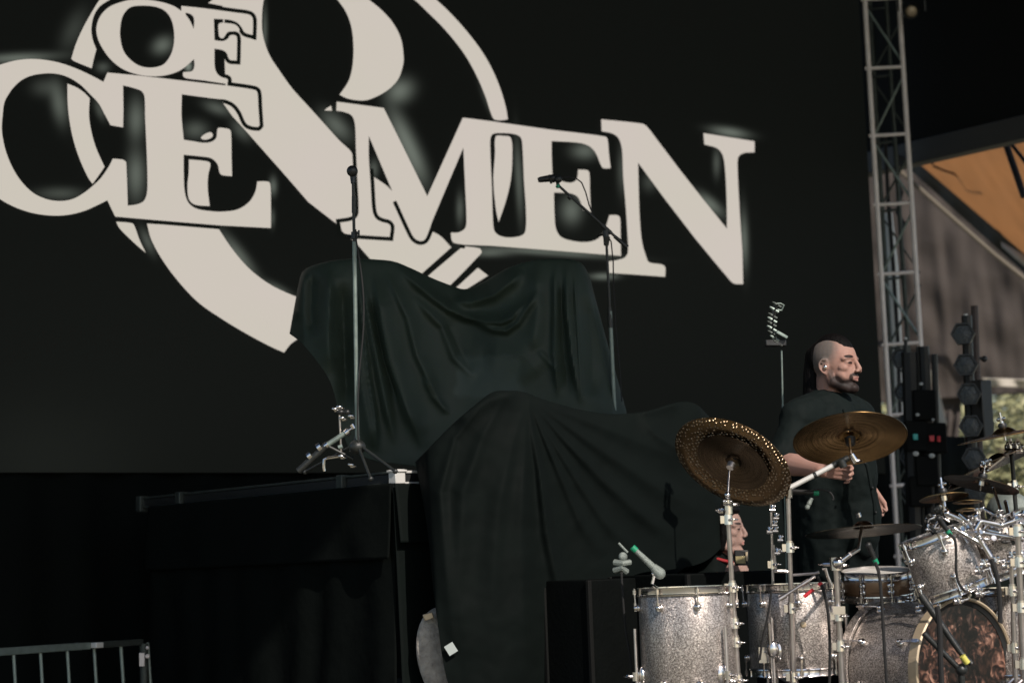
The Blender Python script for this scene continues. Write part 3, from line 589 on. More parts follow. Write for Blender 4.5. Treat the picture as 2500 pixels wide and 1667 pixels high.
# right boom stand
dr2 = 10.1
bs = thing('boom_stand', W(1506, 1160, dr2), 'tall stand with a slanting boom arm at the right edge of the draped kit', 'microphone stand')
b = MB(); b.tube(W(1508, 1180, dr2), W(1489, 760, dr2), .0105); b.build('lower_tube', 'galv', bs)
b = MB(); b.tube(W(1489, 770, dr2), W(1480, 580, dr2), .0068); b.build('upper_tube', 'blackmetal', bs)
b = MB(); b.tube(W(1490, 800, dr2), W(1488, 750, dr2), .013, .010); b.build('height_collar', 'blackmetal', bs); b = MB(); b.tube(W(1480, 600, dr2), W(1481, 578, dr2), .012, .018); clampblk(b, W(1479, 571, dr2), .017); b.build('clutch', 'blackmetal', bs)
b = MB(); b.tube(W(1530, 603, dr2), W(1362, 452, dr2), .0068); b.tube(W(1532, 604, dr2), W(1500, 577, dr2), .012, .009); b.tube(W(1492, 570, dr2), W(1470, 550, dr2), .011); b.tube(W(1395, 486, dr2), W(1388, 479, dr2), .011); b.tube(W(1366, 458, dr2), W(1361, 449, dr2), .009); b.build('boom_arm', 'blackmetal', bs)
b = MB(); b.tube(W(1364, 458, dr2-.02), W(1360, 452, dr2-.02), .011); b.build('coloured_band', 'green', bs)
b = MB(); b.tube(W(1507, 1150, dr2), W(1510, 1220, dr2), .02); b.build('base', 'blackmetal', bs)
mc = thing('microphone', W(1345, 440, dr2), 'black microphone pointing left at the high end of the boom arm', 'microphone')
b = MB(); b.path([W(1313, 440, dr2), W(1318, 439, dr2), W(1340, 436, dr2), W(1350, 436, dr2), W(1368, 434, dr2)], [.010, .014, .017, .021, .016], 14); b.build('body', 'black', mc)
b = MB(); b.path([W(1341, 428, dr2-.01), W(1343, 436, dr2-.02), W(1346, 448, dr2-.01)], .006, 8); b.sph(W(1363, 438, dr2-.02), .019); b.tube(W(1360, 440, dr2), W(1361, 452, dr2), .007); b.build('clip', 'blackmetal', mc)
cab = MB(); cab.path([W(*p, dr2) for p in ((1368, 434), (1390, 433), (1407, 436), (1420, 446), (1430, 470), (1438, 500), (1448, 525), (1470, 555), (1492, 590), (1497, 640), (1498, 700), (1503, 800), (1513, 900), (1518, 980))], .0035, 6)
tag(cab.build('microphone_cable', 'rubber'), 'thin black cable looping from the boom microphone down its stand', 'cable')

# low folded hardware stand on the riser, left of the tall stand
dh = dl+.05
hs = thing('hardware_stand', W(740, 1146, dh), 'low chrome and black hardware stand lying half folded on the riser edge', 'cymbal stand')
b = MB(); b.tube(W(836, 1089, dh), W(862, 1048, dh) if False else W(826, 1092, dh), .009); b.tube(W(796, 1096-8, dh), W(846, 1055, dh), .011); b.build('chrome_tube', 'galv', hs)
b = MB(); b.tube(W(846, 1055, dh), W(862, 1043, dh), .006); b.tube(W(858, 1036, dh), W(864, 1046, dh), .010); b.build('tip', 'chrome', hs)
b = MB(); b.tube(W(796, 1088, dh), W(728, 1150, dh), .014); b.build('lower_tube', 'blackmetal', hs)
for (x, y, r_) in ((780, 1092, .019), (848, 1055, .016), (756, 1113, .017), (797, 1087, .014)):
    b = MB(); b.tube(W(x-4, y+3, dh), W(x+4, y-3, dh), r_, r_, 12); b.build('collar', 'chrome', hs)
b = MB(); b.tube(W(797, 1087, dh), W(862, 1120, dh), .007); b.build('strut', 'blackmetal', hs)
ht = thing('clamp_rod', W(833, 1150, dh-.05), 'thin upright rod with shiny wing nuts between the low hardware and the tall stand', 'cymbal stand')
b = MB(); b.tube(W(833, 1110, dh), W(829, 1012, dh), .0045); b.build('rod', 'steel', ht)
b = MB(); b.path([W(833, 1113, dh), W(800, 1118, dh), W(791, 1122, dh), W(790, 1140, dh), W(792, 1150, dh)], .006, 8); b.build('bent_foot', 'chrome', ht)
for (x, y) in ((828, 993), (817, 998), (835, 1020), (856, 1015), (832, 1113), (856, 1134)):
    b = MB(); b.sph(W(x, y, dh-.01), (.012, .007, .008), 10, 7, (CR, BACK, UP)); b.tube(W(x, y, dh), W(x, y+4, dh), .004); wing(b, W(x, y+4, dh), CR, .012); b.build('wing_nut', 'chrome', ht)
b = MB(); b.sph(W(832, 1006, dh), (.02, .02, .012)); b.sph(W(848, 1006, dh), (.014, .014, .012)); b.build('felt', 'black', ht)

# ================================================================== RIGHT SIDE: truss, side wall, tent, trees
def Wz(px, py, d): return W(px, py, d)
DT = 15.6
tr = thing('truss_tower', W(2160, 1300, DT), 'pale aluminium truss tower rising at the right edge of the video wall', 'truss')
def lerp(a, b_, t): return a+(b_-a)*t
cl = (W(2106, -90, DT), W(2206, 1590, DT)); cr_ = (W(2189, -90, DT), W(2294, 1586, DT))
off = -BACK*.27+CR*.085
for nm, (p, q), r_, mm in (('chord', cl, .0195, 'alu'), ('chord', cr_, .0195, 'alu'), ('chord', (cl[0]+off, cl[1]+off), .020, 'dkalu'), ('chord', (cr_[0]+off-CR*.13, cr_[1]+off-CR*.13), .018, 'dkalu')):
    b = MB(); b.tube(p, q, r_); b.build(nm, mm, tr)
def yt(y): return (y+90)/1680
ys = [-166, 0, 168, 332, 501, 670, 842, 1014, 1186, 1358, 1530]
for i, y in enumerate(ys):
    a = lerp(*cl, yt(y)); c = lerp(*cr_, yt(y-4))
    b = MB(); b.tube(a-CR*.03, c, .0135); b.build('rung', 'alu', tr)
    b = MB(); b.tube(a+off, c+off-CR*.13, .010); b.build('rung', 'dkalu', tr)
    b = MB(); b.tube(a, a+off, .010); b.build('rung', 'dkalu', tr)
    if i < len(ys)-1:
        a2 = lerp(*cl, yt(ys[i+1]-14)); c2 = lerp(*cr_, yt(ys[i+1]-14)); a1 = lerp(*cl, yt(y+14)); c1 = lerp(*cr_, yt(y+14))
        b = MB(); (b.tube(a1+off*.5, c2+off*.1, .010) if i % 2 == 1 else b.tube(c1+off*.1, a2+off*.5, .009)); b.build('brace', 'galv', tr)
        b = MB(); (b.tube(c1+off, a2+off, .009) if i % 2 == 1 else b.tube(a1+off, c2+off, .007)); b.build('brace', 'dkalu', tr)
b = MB(); q = W(2250, 1590, DT)+off*.5; b.box((q.x, q.y, DECK+.03), .6, .6, .05); b.build('base_plate', 'alu', tr, bevel=.005)
# grey plastic duct pole and hanging bits behind the truss
o = MB().path([W(2168, 520, DT+.9), W(2178, 650, DT+.9), W(2194, 1000, DT+.9), W(2212, 1300, DT+.9)], [.035, .05, .055, .055], 12).build('grey_pole', 'knobgrey')
tag(o, 'smooth grey pole standing just behind the truss tower', 'pole')
for k, (pts, r_, mm) in enumerate((([(2144, 330), (2150, 520), (2163, 700), (2172, 900), (2180, 1180)], .012, 'rubber'), ([(2160, 330), (2168, 480), (2180, 640), (2192, 830), (2200, 1100)], .016, 'rubber'), ([(2196, 380), (2185, 430), (2202, 470), (2190, 520), (2208, 545), (2199, 580)], .014, 'rubber'))):
    q = [W(x, y, DT+.45+.1*k) for x, y in pts]; o = MB().path(q, r_, 8).build('hanging_cable', mm)
    tag(o, ['black cable hanging straight down inside the truss, nearest its left chord', 'thick black cable hanging down the middle of the truss tower', 'kinked black cable looping inside the truss beside the brown drape'][k], 'cable')
# lamp at the truss top
lp_ = W(2226, 28, DT-.3); pc = thing('par_can', lp_, 'small round stage lamp beside the top of the truss tower', 'stage lamp')
b = MB(); ax_ = (BACK+CR*-.5-UP*.5).normalized(); b.lathe(lp_, ax_, [(.035, -.18), (.052, -.1), (.055, .03), (.050, .03), (.046, -.02), (.0, -.03)], 24, closed=False); b.build('housing', 'black', pc)
b = MB(); b.lathe(lp_+ax_*.012, ax_, [(.0, .0), (.035, -.004), (.045, -.012)], 24, closed=False); b.build('reflector', 'hoopwood', pc)
b = MB(); b.path([lp_+CR*.1, lp_+CR*.1+UP*.2, lp_+UP*.24, lp_-CR*.1+UP*.2, lp_-CR*.1], .008, 6); b.build('yoke', 'blackmetal', pc)

# black side wall of the stage with its eave beam running towards the audience
EXX = W(2236, 350, 16.3).x; pA = onX(2236, 352, EXX); pB = onX(2560, 250, EXX); zb = pA.z
b = MB(); b.box((EXX, (pA.y+2.2)/2+1.1, (zb+8.9)/2-.05), .06, pA.y-1.2, 8.9-zb+.1); tag(b.build('side_curtain', 'roofcloth', smooth=False), 'black cloth closing the upper side of the stage above the eave beam', 'curtain')
print('EAVE', pA, pB)
b = MB(); b.box((EXX-.05, (pA.y+2.2)/2+1.1, zb-.09), .14, pA.y-1.1, .18); bm_ = b.build('eave_beam', mat('dark_beam', (.035, .035, .033), .6, nscale=5), smooth=False, bevel=.01); tag(bm_, 'dark horizontal beam along the bottom edge of the black side curtain', 'beam')
b = MB(); b.box((EXX-.05, SY+.35, zb/2+.6), .2, .2, zb-1.2); 
# translucent orange tent roof, brown drape, seam rope
def fabric(name, col, tr_col, trans=.5, rough=.85, nscale=3, namt=.3, bscale=5, bump=.25, stretch=(1, 1, 1)):
    m, N, L, bb = newmat(name); L.remove(N['Material Output'].inputs[0].links[0])
    tc = N.new('ShaderNodeTexCoord'); mp = N.new('ShaderNodeMapping'); mp.inputs['Scale'].default_value = stretch; L.new(tc.outputs['Object'], mp.inputs[0])
    n = N.new('ShaderNodeTexNoise'); n.inputs['Scale'].default_value = nscale; n.inputs['Detail'].default_value = 5; L.new(mp.outputs[0], n.inputs[0])
    def ramp(c):
        mx = N.new('ShaderNodeMix'); mx.data_type = 'RGBA'; mx.inputs[6].default_value = (*[x*(1-namt) for x in c], 1); mx.inputs[7].default_value = (*[x*(1+namt) for x in c], 1)
        L.new(n.outputs[0], mx.inputs[0]); return mx.outputs[2]
    L.new(ramp(col), bb.inputs['Base Color']); bb.inputs['Roughness'].default_value = rough
    t = N.new('ShaderNodeBsdfTranslucent'); L.new(ramp(tr_col), t.inputs[0])
    ms = N.new('ShaderNodeMixShader'); ms.inputs[0].default_value = trans
    bp = N.new('ShaderNodeBump'); bp.inputs['Strength'].default_value = bump; bp.inputs['Distance'].default_value = .03
    n2 = N.new('ShaderNodeTexNoise'); n2.inputs['Scale'].default_value = bscale; L.new(mp.outputs[0], n2.inputs[0]); L.new(n2.outputs[0], bp.inputs['Height'])
    L.new(bp.outputs[0], bb.inputs['Normal']); L.new(bp.outputs[0], t.inputs['Normal'])
    L.new(bb.outputs[0], ms.inputs[1]); L.new(t.outputs[0], ms.inputs[2]); L.new(ms.outputs[0], N['Material Output'].inputs[0])
    return m
def WT(x, y, d): return W(x, y, d*1.28)
M['orange'] = fabric('orange_canvas', (.43, .28, .165), (.66, .44, .26), .6, nscale=1.5, namt=.15)
M['brown'] = fabric('brown_drape', (.072, .060, .052), (.085, .064, .053), .3, nscale=1.2, namt=.15)
M['gravel_dark'] = mat('dark_canvas', (.014, .014, .012), .8, nscale=3, namt=.4)
M['pale'] = fabric('pale_sheet', (.62, .58, .50), (.5, .47, .4), .4, nscale=2, namt=.1)
def quadsheet(name, corners, mt, ridges, nu=90, nv=70, label='', cat='', wr=.05, seed=0, kind=None, solid=.01, dcurve=0):
    # corners: (px,py,d) TL TR BR BL
    P = []
    for j in range(nv):
        v = j/(nv-1); row = []
        for i in range(nu):
            u = i/(nu-1); c = [corners[0][k]*(1-u)*(1-v)+corners[1][k]*u*(1-v)+corners[2][k]*u*v+corners[3][k]*(1-u)*v for k in range(3)]
            row.append(c)
        P.append(row)
    A = np.array(P); d = A[:, :, 2].copy()
    for (line, amp, wd) in ridges:
        dist, side, fade = polyd(A[:, :, 0], A[:, :, 1], line); d -= amp*fade*np.exp(-(dist/wd)**2)
    rows = [[WT(A[j, i, 0], A[j, i, 1], d[j, i]+wr*noise.noise(Vector((A[j, i, 0]*.02, A[j, i, 1]*.012, seed)))) for i in range(nu)] for j in range(nv)]
    o = MB().grid(rows).build(name, mt, solid=solid); return tag(o, label, cat)
g1 = lambda pts: [(2050+x/3.484, y/3.484) for x, y in pts]
rr = []
for k in range(13): rr.append(([(2235+k*26, 350-k*8), (2300+k*34, 440+k*8), (2360+k*50, 560+k*25)], .030+.012*(k % 3), 12+3*(k % 4)))
quadsheet('tent_roof', [(2215, 345, 18.5), (2700, 190, 13.5), (2700, 790, 17.5), (2222, 378, 18.7)], 'orange', rr, nu=150, nv=90, label='sunlit orange canvas tent roof beyond the right side of the stage', cat='tent', wr=.05)
b = MB(); b.path([WT(2268, 345, 17.9), WT(2279, 372, 18), WT(2276, 402, 18)], .014, 8); b.path([WT(2278, 405, 18), WT(2300, 415, 18), WT(2330, 425, 18), WT(2352, 440, 18), WT(2375, 442, 18), WT(2400, 470, 17.8)], .013, 8)
tag(b.build('guy_rope', 'rubber'), 'thin dark rope running along the lower edge of the orange canvas', 'rope')
for (p, q, r_, lb) in (((2440, 305, 13.2), (2500, 480, 12.9), .028, 'thicker of two dark poles crossing the orange canvas'), ((2452, 330, 13.2), (2530, 430, 12.9), .016, 'thinner of two dark poles crossing the orange canvas')):
    b = MB(); b.tube(WT(*p), WT(*q), r_); tag(b.build('tent_pole', 'rubber'), lb, 'pole')
rb = [([(2170+k*34+8*math.sin(k*5), 430+k*20), (2200+k*36, 800), (2225+k*36, 1120)], .016+.010*(k % 2), 14+4*(k % 3)) for k in range(10)]
quadsheet('side_drape', [(2085, 250, 20.2), (2640, 720, 19.4), (2640, 950, 19.4), (2130, 985, 20.0)], 'brown', rb, nu=150, nv=110, label='large brown grey drape hanging behind the truss and the light towers', cat='curtain', wr=.05, seed=3)
quadsheet('drape_edge', [(2245, 955, 19.95), (2350, 955, 19.9), (2322, 1240, 19.8), (2240, 1240, 19.9)], 'brown', [([(2300+k*22, 980), (2296+k*16, 1100), (2290+k*14, 1230)], .12, 8) for k in range(-1, 3)], nu=60, nv=60, label='gathered lower end of the brown grey drape beside the gap with foliage', cat='curtain', wr=.04, seed=5)
# dark folded edge between orange roof and brown drape
quadsheet('dark_valance', [(2205, 345, 18.9), (2650, 745, 17.6), (2650, 800, 17.7), (2180, 375, 19.2)], 'gravel_dark', [([(2240, 400), (2400, 530), (2500, 620)], .10, 9)], nu=120, nv=30, label='dark folded canvas edge between the orange roof and the brown drape', cat='canvas', wr=.12, seed=8)
b = MB(); b.path([WT(2160, 355, 19.0), WT(2188, 410, 19.0), WT(2300, 510, 19), WT(2420, 615, 19), WT(2560, 728, 18.9)], .026, 8); tag(b.build('seam_rope', mat('seam_webbing', (.13, .11, .08), .8)), 'pale webbing rope running diagonally down across the brown drape', 'rope')
b = MB(); b.grid([[WT(2444, 590, 17.3), WT(2500, 622, 17.2), WT(2560, 690, 17.2)], [WT(2447, 603, 17.3), WT(2500, 650, 17.2), WT(2560, 715, 17.2)]]); tag(b.build('sky_strip', 'pale', solid=.01), 'bright pale strip for sky showing through the dark edge under the orange roof', 'canvas')  # pale sheet added where sky shows through a slit
b = MB(); b.path([WT(2400, 930, 19), WT(2412, 932, 19), WT(2424, 945, 19)], .028, 8); b.path([WT(2438, 926, 19), WT(2465, 932, 19), WT(2540, 940, 19)], .03, 8)
quadsheet('pale_strip', [(2398, 922, 18.9), (2640, 930, 18.8), (2640, 952, 18.8), (2402, 942, 18.9)], 'pale', [], nu=40, nv=8, label='bright pale strip above the foliage, right of the light tower', cat='canvas', wr=.25, seed=11)  # plain pale sheets: this level strip and the narrow slit below
quadsheet('pale_strip', [(2268, 905, 18.4), (2281, 900, 18.4), (2312, 1035, 18.4), (2300, 1048, 18.4)], 'pale', [], nu=8, nv=30, label='narrow pale slit between the two light towers', cat='canvas', wr=.2, seed=12)
# trees beyond the tent
def leafmat(name, c1, c2):
    m, N, L, bb = newmat(name); oi = N.new('ShaderNodeTexCoord'); n = N.new('ShaderNodeTexNoise'); n.inputs['Scale'].default_value = 1.6; n.inputs['Detail'].default_value = 4
    L.new(oi.outputs['Object'], n.inputs[0]); mx = N.new('ShaderNodeMix'); mx.data_type = 'RGBA'; mx.inputs[6].default_value = (*c1, 1); mx.inputs[7].default_value = (*c2, 1)
    L.new(n.outputs[0], mx.inputs[0]); L.new(mx.outputs[2], bb.inputs['Base Color']); bb.inputs['Roughness'].default_value = .6; return m
LM = leafmat('leaves', (.15, .155, .07), (.36, .35, .18)); BARK = mat('bark', (.08, .06, .045), .9, nscale=8)
def tree(x, y, h, cr, label, seed):
    rnd = random.Random(seed); t = thing('tree', (x, y, 0), label, 'tree', 'trees beyond the tent')
    b = MB(); b.path([(x, y, 0), (x+.1, y, h*.3), (x-.1, y+.1, h*.55), (x, y, h*.8)], [.22, .17, .11, .04], 10)
    for k in range(6):
        a = k*1.1; z = h*(.3+.08*k); b.path([(x, y, z), (x+math.cos(a)*cr*.4, y+math.sin(a)*cr*.4, z+h*.1), (x+math.cos(a)*cr*.75, y+math.sin(a)*cr*.75, z+h*.16)], [.08, .05, .015], 6)
    b.build('trunk', BARK, t)
    vs = []; fs = []
    cl_ = [(rnd.uniform(-1, 1)*cr*.75, rnd.uniform(-1, 1)*cr*.75, h*rnd.uniform(.15, .95), rnd.uniform(.35, .7)*cr*.7) for _ in range(34)]
    for i in range(7000):
        cx, cy, cz, r_ = rnd.choice(cl_); u = Vector((rnd.gauss(0, 1), rnd.gauss(0, 1), rnd.gauss(0, 1))).normalized()*r_*rnd.uniform(.55, 1.0)
        p = Vector((x+cx, y+cy, cz))+u; a = Vector((rnd.gauss(0, 1), rnd.gauss(0, 1), rnd.gauss(0, 1))).normalized()*.09; c = a.orthogonal().normalized()*.05
        o = len(vs); vs += [p-a, p+c, p+a, p-c]; fs.append((o, o+1, o+2, o+3))
    b = MB(); b.add(vs, fs); b.build('crown', LM, t, smooth=False)
for k, (px, d, h, cr, lb) in enumerate(((2440, 27, 4.6, 2.2, 'olive green leafy tree seen through the gap right of the light tower'), (2560, 29, 5.2, 2.6, 'leafy tree at the far right edge beyond the tent'), (2372, 25, 4.4, 2.3, 'leafy tree half hidden behind the brown drape'), (2170, 33, 6.5, 1.6, 'slim leafy tree glimpsed behind the truss tower'))):
    q = W(px, 1000, d*1.25); tree(q.x, q.y, h, cr, lb, k+5)

# ------------------------------------------------------------------ light towers
def hexlamp(p, ax_, parent, r_=.085):
    t = MB(); t.lathe(p, ax_, [(.0, -.12), (r_*.6, -.12), (r_*.95, -.06), (r_, .0), (r_, .03), (r_*.84, .03), (r_*.82, .01), (.0, .01)], 6, closed=False); o = t.build('lamp_housing', 'black', parent, smooth=False)
    t = MB(); t.lathe(p, ax_, [(.0, .018), (r_*.8, .012)], 6, closed=False); t.build('lens', 'lens', o, smooth=False)
lt = thing('light_tower', W(2400, 1660, 12.6), 'upright rack of six hexagonal stage lamps on black posts, in front of the foliage gap', 'light tower', 'lamp towers behind the drum kit')
b = MB(); b.tube(W(2360, 770, 12.6), W(2392, 1660, 12.6), .032, .04, 8); b.build('post', 'black', lt)
b = MB(); b.tube(W(2379, 746, 12.8), W(2409, 1660, 12.8), .022, .026, 8); b.build('post', mat('brown_post', (.05, .035, .03), .6), lt)
b = MB(); b.tube(W(2357, 766, 12.6), W(2360, 784, 12.6), .012); b.build('pin', 'alubright', lt)
b = MB(); b.box(W(2398, 1000, 12.55), .10, .09, .36); b.build('dimmer_box', 'black', lt, bevel=.008)
b = MB(); b.tube(W(2392, 874, 12.6), W(2404, 876, 12.6), .010); b.sph(W(2403, 876, 12.6), .02, 8, 6); b.build('clamp_knob', 'black', lt)
for (x, y) in ((2351, 815), (2358, 891), (2366, 962), (2371, 1040), (2378, 1118), (2385, 1195)):
    hexlamp(W(x, y, 12.4), (BACK-CR*.28).normalized(), lt, .073 if y > 1000 else .074)
b = MB(); q = W(2400, 1660, 12.6); b.box((q.x, q.y, DECK+.03), .6, .6, .06); b.build('base', 'black', lt, bevel=.005)
l2 = thing('light_tower', W(2250, 1660, 13.0), 'cluster of black posts and lamp boxes with small teal and red lights beside the truss', 'light tower', 'lamp towers behind the drum kit')
for (x0, y0, x1, y1, r_) in ((2211, 828, 2236, 1660, .012), (2240, 846, 2268, 1660, .011), (2255, 845, 2290, 1660, .034), (2281, 864, 2306, 1660, .019), (2220, 860, 2245, 1660, .05)):
    b = MB(); b.tube(W(x0, y0, 12.9), W(x1, y1, 12.9), r_, r_, 8); b.build('post', 'blackmetal' if r_ < .03 else 'black', l2)
for (x, y, rr_) in ((2200, 875, .1), (2208, 957, .1), (2214, 1035, .1), (2222, 1115, .1), (2228, 1195, .1)): hexlamp(W(x, y, 12.95), (BACK-CR*.3).normalized(), l2, .068)
for (x, y) in ((2235, 1065), (2280, 1070), (2254, 990), (2260, 1150), (2245, 1200)):
    b = MB(); b.box(W(x, y, 12.88), .14, .12, .19, (CR, -BACK, UP)); b.build('lamp_box', 'roofcloth', l2, bevel=.01)
for (x, y, mm, w_) in ((2235, 1066, 'led_teal', .03), (2275, 1070, 'led_red', .03), (2292, 1071, 'led_red', .02)):
    b = MB(); b.box(W(x, y, 12.78), w_, .01, .038, (CR, -BACK, UP)); b.build('indicator_lens', mm, l2, bevel=.003)
for (x, y, r_) in ((2236, 1107, .019), (2275, 1112, .019), (2249, 937, .013), (2240, 1012, .013), (2278, 1024, .01), (2211, 826, .012)):
    b = MB(); b.sph(W(x, y, 12.78), (r_, .01, r_*.8), 10, 7, (CR, BACK, UP)); b.build('knob', 'knobgrey', l2)
b = MB(); q = W(2255, 1660, 13.0); b.box((q.x, q.y, DECK+.03), .6, .5, .06); b.build('base', 'black', l2, bevel=.005)

# ================================================================== DRUM KIT
def nrm(px, py, ratio, tilt, under=True):
    """disc normal from how its ellipse looks: minor/major ratio and tilt (deg, + = right side up)"""
    t = R(tilt); mi = CU*math.cos(t)-CR*math.sin(t); vd = -ray(px, py).normalized(); c = math.sqrt(1-ratio*ratio)
    return (mi*c+vd*(-ratio if under else ratio)).normalized()
def axes_rot(n):
    u, v, a = frame(n); return Matrix((u, v, a)).transposed()
def cymbal(px, py, d, rpx, ratio, tilt, mt, label, under=True, bell=.2, group='cymbals of the drum kit', prof=None, dark=False):
    c = W(px, py, d); n = nrm(px, py, ratio, tilt, under); r_ = rpx*d/FPX; rot = axes_rot(n)
    if prof is None:
        top = [(.008, .16), (.45*bell*1.0, .155), (.8*bell, .11), (bell, .06), (bell*1.1, .052), (.45, .036), (.75, .012), (.97, -.012), (1.0, -.016)]
        top = [(x*r_ if x > .01 else .008, y*r_) for x, y in top]
    else: top = [(max(.008, x*r_), y*r_) for x, y in prof]
    bot = [(x, y-.0022) for x, y in top][::-1]
    # built about its own origin so the grooves follow the disc
    mb = MB(); mb.lathe((0, 0, 0), (0, 0, 1), [(x, y) for x, y in top+bot], 72)
    me = mb.build('cymbal', mt, local=True); me.matrix_world = Matrix.Translation(c) @ rot.to_4x4(); tag(me, label, 'cymbal', group)
    return c, n, r_
def topper(parent, c, n, h=.03, low=.05):
    b = MB(); b.lathe(c+n*.0, n, [(.0, h*.6), (.014, h*.6), (.018, h*.3), (.016, .0), (.0, 0)], 14, closed=False); b.tube(c-n*.012, c-n*.002, .017); b.build('felt', 'black', parent)
    b = MB(); b.tube(c-n*low, c+n*(h+.03), .0042); b.build('rod', 'chrome', parent)
    b = MB(); wing(b, c+n*(h*.6), n, .02); b.tube(c-n*.03, c-n*.012, .011, .014); b.build('wing_nut', 'chrome', parent)
def drum(name, label, top, axis, r_, h, nl, mt='glitter', hoop='chrome', legs=0, lugr=.011, phase=0, group='drums of the kit'):
    """top = centre of the batter head, axis points from the drum towards it"""
    a = Vector(axis).normalized(); base = Vector(top)-a*h; t = thing(name, base, label, 'drum', group); u, v, _ = frame(a)
    b = MB(); b.lathe(base, a, [(r_*.985, .0), (r_, .004), (r_, h-.004), (r_*.985, h), (r_*.95, h), (r_*.95, 0)], 72); b.build('shell', mt, t)
    for nm, z, sg in (('batter_head', h, 1), ('resonant_head', 0, -1)):
        b = MB(); b.lathe(base, a, [(.0, z+sg*.004), (r_*.97, z+sg*.004), (r_*1.01, z-sg*.006)], 60, closed=False); b.build(nm, 'head', t)
    for z, sg in ((h, 1), (0, -1)):
        b = MB(); b.lathe(base, a, [(r_*1.012, z-sg*.016), (r_*1.035, z-sg*.016), (r_*1.04, z-sg*.012), (r_*1.025, z-sg*.009), (r_*1.022, z+sg*.010), (r_*1.035, z+sg*.014), (r_*1.012, z+sg*.015), (r_*1.008, z-sg*.006)], 72); b.build('hoop', hoop, t)
    for k in range(nl):
        an = 2*math.pi*(k+phase)/nl; e = u*math.cos(an)+v*math.sin(an)
        for z, sg in ((h-.058, 1), (.058, -1)):
            p = base+e*(r_+.004)+a*z; b = MB(); b.sph(p, (.015, .015, .009), 12, 8, (frame(e)[0], frame(e)[1], e)); b.sph(p+e*.010, (lugr, lugr, .009), 12, 8, (frame(e)[0], frame(e)[1], e)); lg = b.build('lug', 'chrome', t)
            b = MB(); b.tube(p+e*.011-a*sg*.01, p+e*.013+a*sg*.072, .0032, n=8); b.tube(p+e*.013+a*sg*.050, p+e*.013+a*sg*.066, .0075, n=8); b.tube(p+e*.011-a*sg*.012, p+e*.012+a*sg*.018, .006, n=8); b.build('tension_rod', 'chrome', lg)
    for k in range(legs):
        an = 2*math.pi*k/legs+legs_phase; e = u*math.cos(an)+v*math.sin(an); p = base+e*(r_+.022)
        b = MB(); b.tube(p+a*(h*.66), Vector((p.x, p.y, DECK+.02)), .0062); b.tube(Vector((p.x, p.y, DECK)), Vector((p.x, p.y, DECK+.03)), .013, .010); b.build('leg', 'steel', t)
        b = MB(); q = p+a*.085-e*.012; b.sph(q-e*.008, (.03, .042, .012), 14, 9, (frame(a)[0] if False else a.cross(e).normalized(), a, e)); clampblk(b, q+e*.016, .016, a); wing(b, q+e*.03, e, .016); b.build('leg_bracket', 'chrome', t)
    return t, base, a
# direction of angles: frame(UP) -> used to turn legs towards the camera's left
u_, v_, _a = frame(UP)
def phase_for(vec): return math.atan2(vec.dot(v_), vec.dot(u_))
legs_phase = phase_for(-CR*1.0+BACK*.15)
FT1 = W(1674, 1441, 7.7); t1, _b, _ = drum('floor_tom', 'larger silver glitter floor tom at the front left of the kit, chrome hoop', FT1, (0, 0, 1), .0233*7.7, .395, 8, legs=3, phase=.32)
legs_phase = phase_for(-CR*.55+BACK*.85)
FT2 = W(1935, 1433, 8.05); t2, _b, _ = drum('floor_tom', 'smaller silver glitter floor tom between the two middle cymbal stands', FT2, (0, 0, 1), .0224*8.05, .325, 8, legs=3, phase=.1)
b = MB(); q = FT2-UP*.14+BACK*(.0224*8.05+.003)+CR*.01; b.sph(q, (.012, .003, .012), 16, 8, (CR, BACK, UP)); b.build('badge', 'hoopwood', t2)
# bass drum
bax = (CR*math.cos(R(54))+BACK*math.sin(R(54))).normalized(); bax = Vector((bax.x, bax.y, 0)).normalized()
BC = W(2353, 1634, 7.7); BR = .258
t3 = thing('bass_drum', BC-UP*BR, 'large silver glitter bass drum with gold rimmed front head facing right', 'drum', 'drums of the kit')
u, v, a = frame(bax); dep = .38
b = MB(); b.lathe(BC, bax, [(BR*.985, -.02), (BR*.985, -dep), (BR*.95, -dep), (BR*.95, -.02)], 96); b.build('shell', 'glitter', t3)
b = MB(); b.lathe(BC, bax, [(BR*1.0, -.030), (BR*1.045, -.030), (BR*1.05, .012), (BR*1.02, .016), (BR*1.0, .010)], 96); b.build('front_hoop', 'hoopwood', t3, bevel=.001)
b = MB(); b.lathe(BC, bax, [(BR*1.0, -dep-.010), (BR*1.045, -dep-.012), (BR*1.05, -dep+.032), (BR*1.0, -dep+.030)], 96); b.build('rear_hoop', 'glitter', t3, bevel=.001)
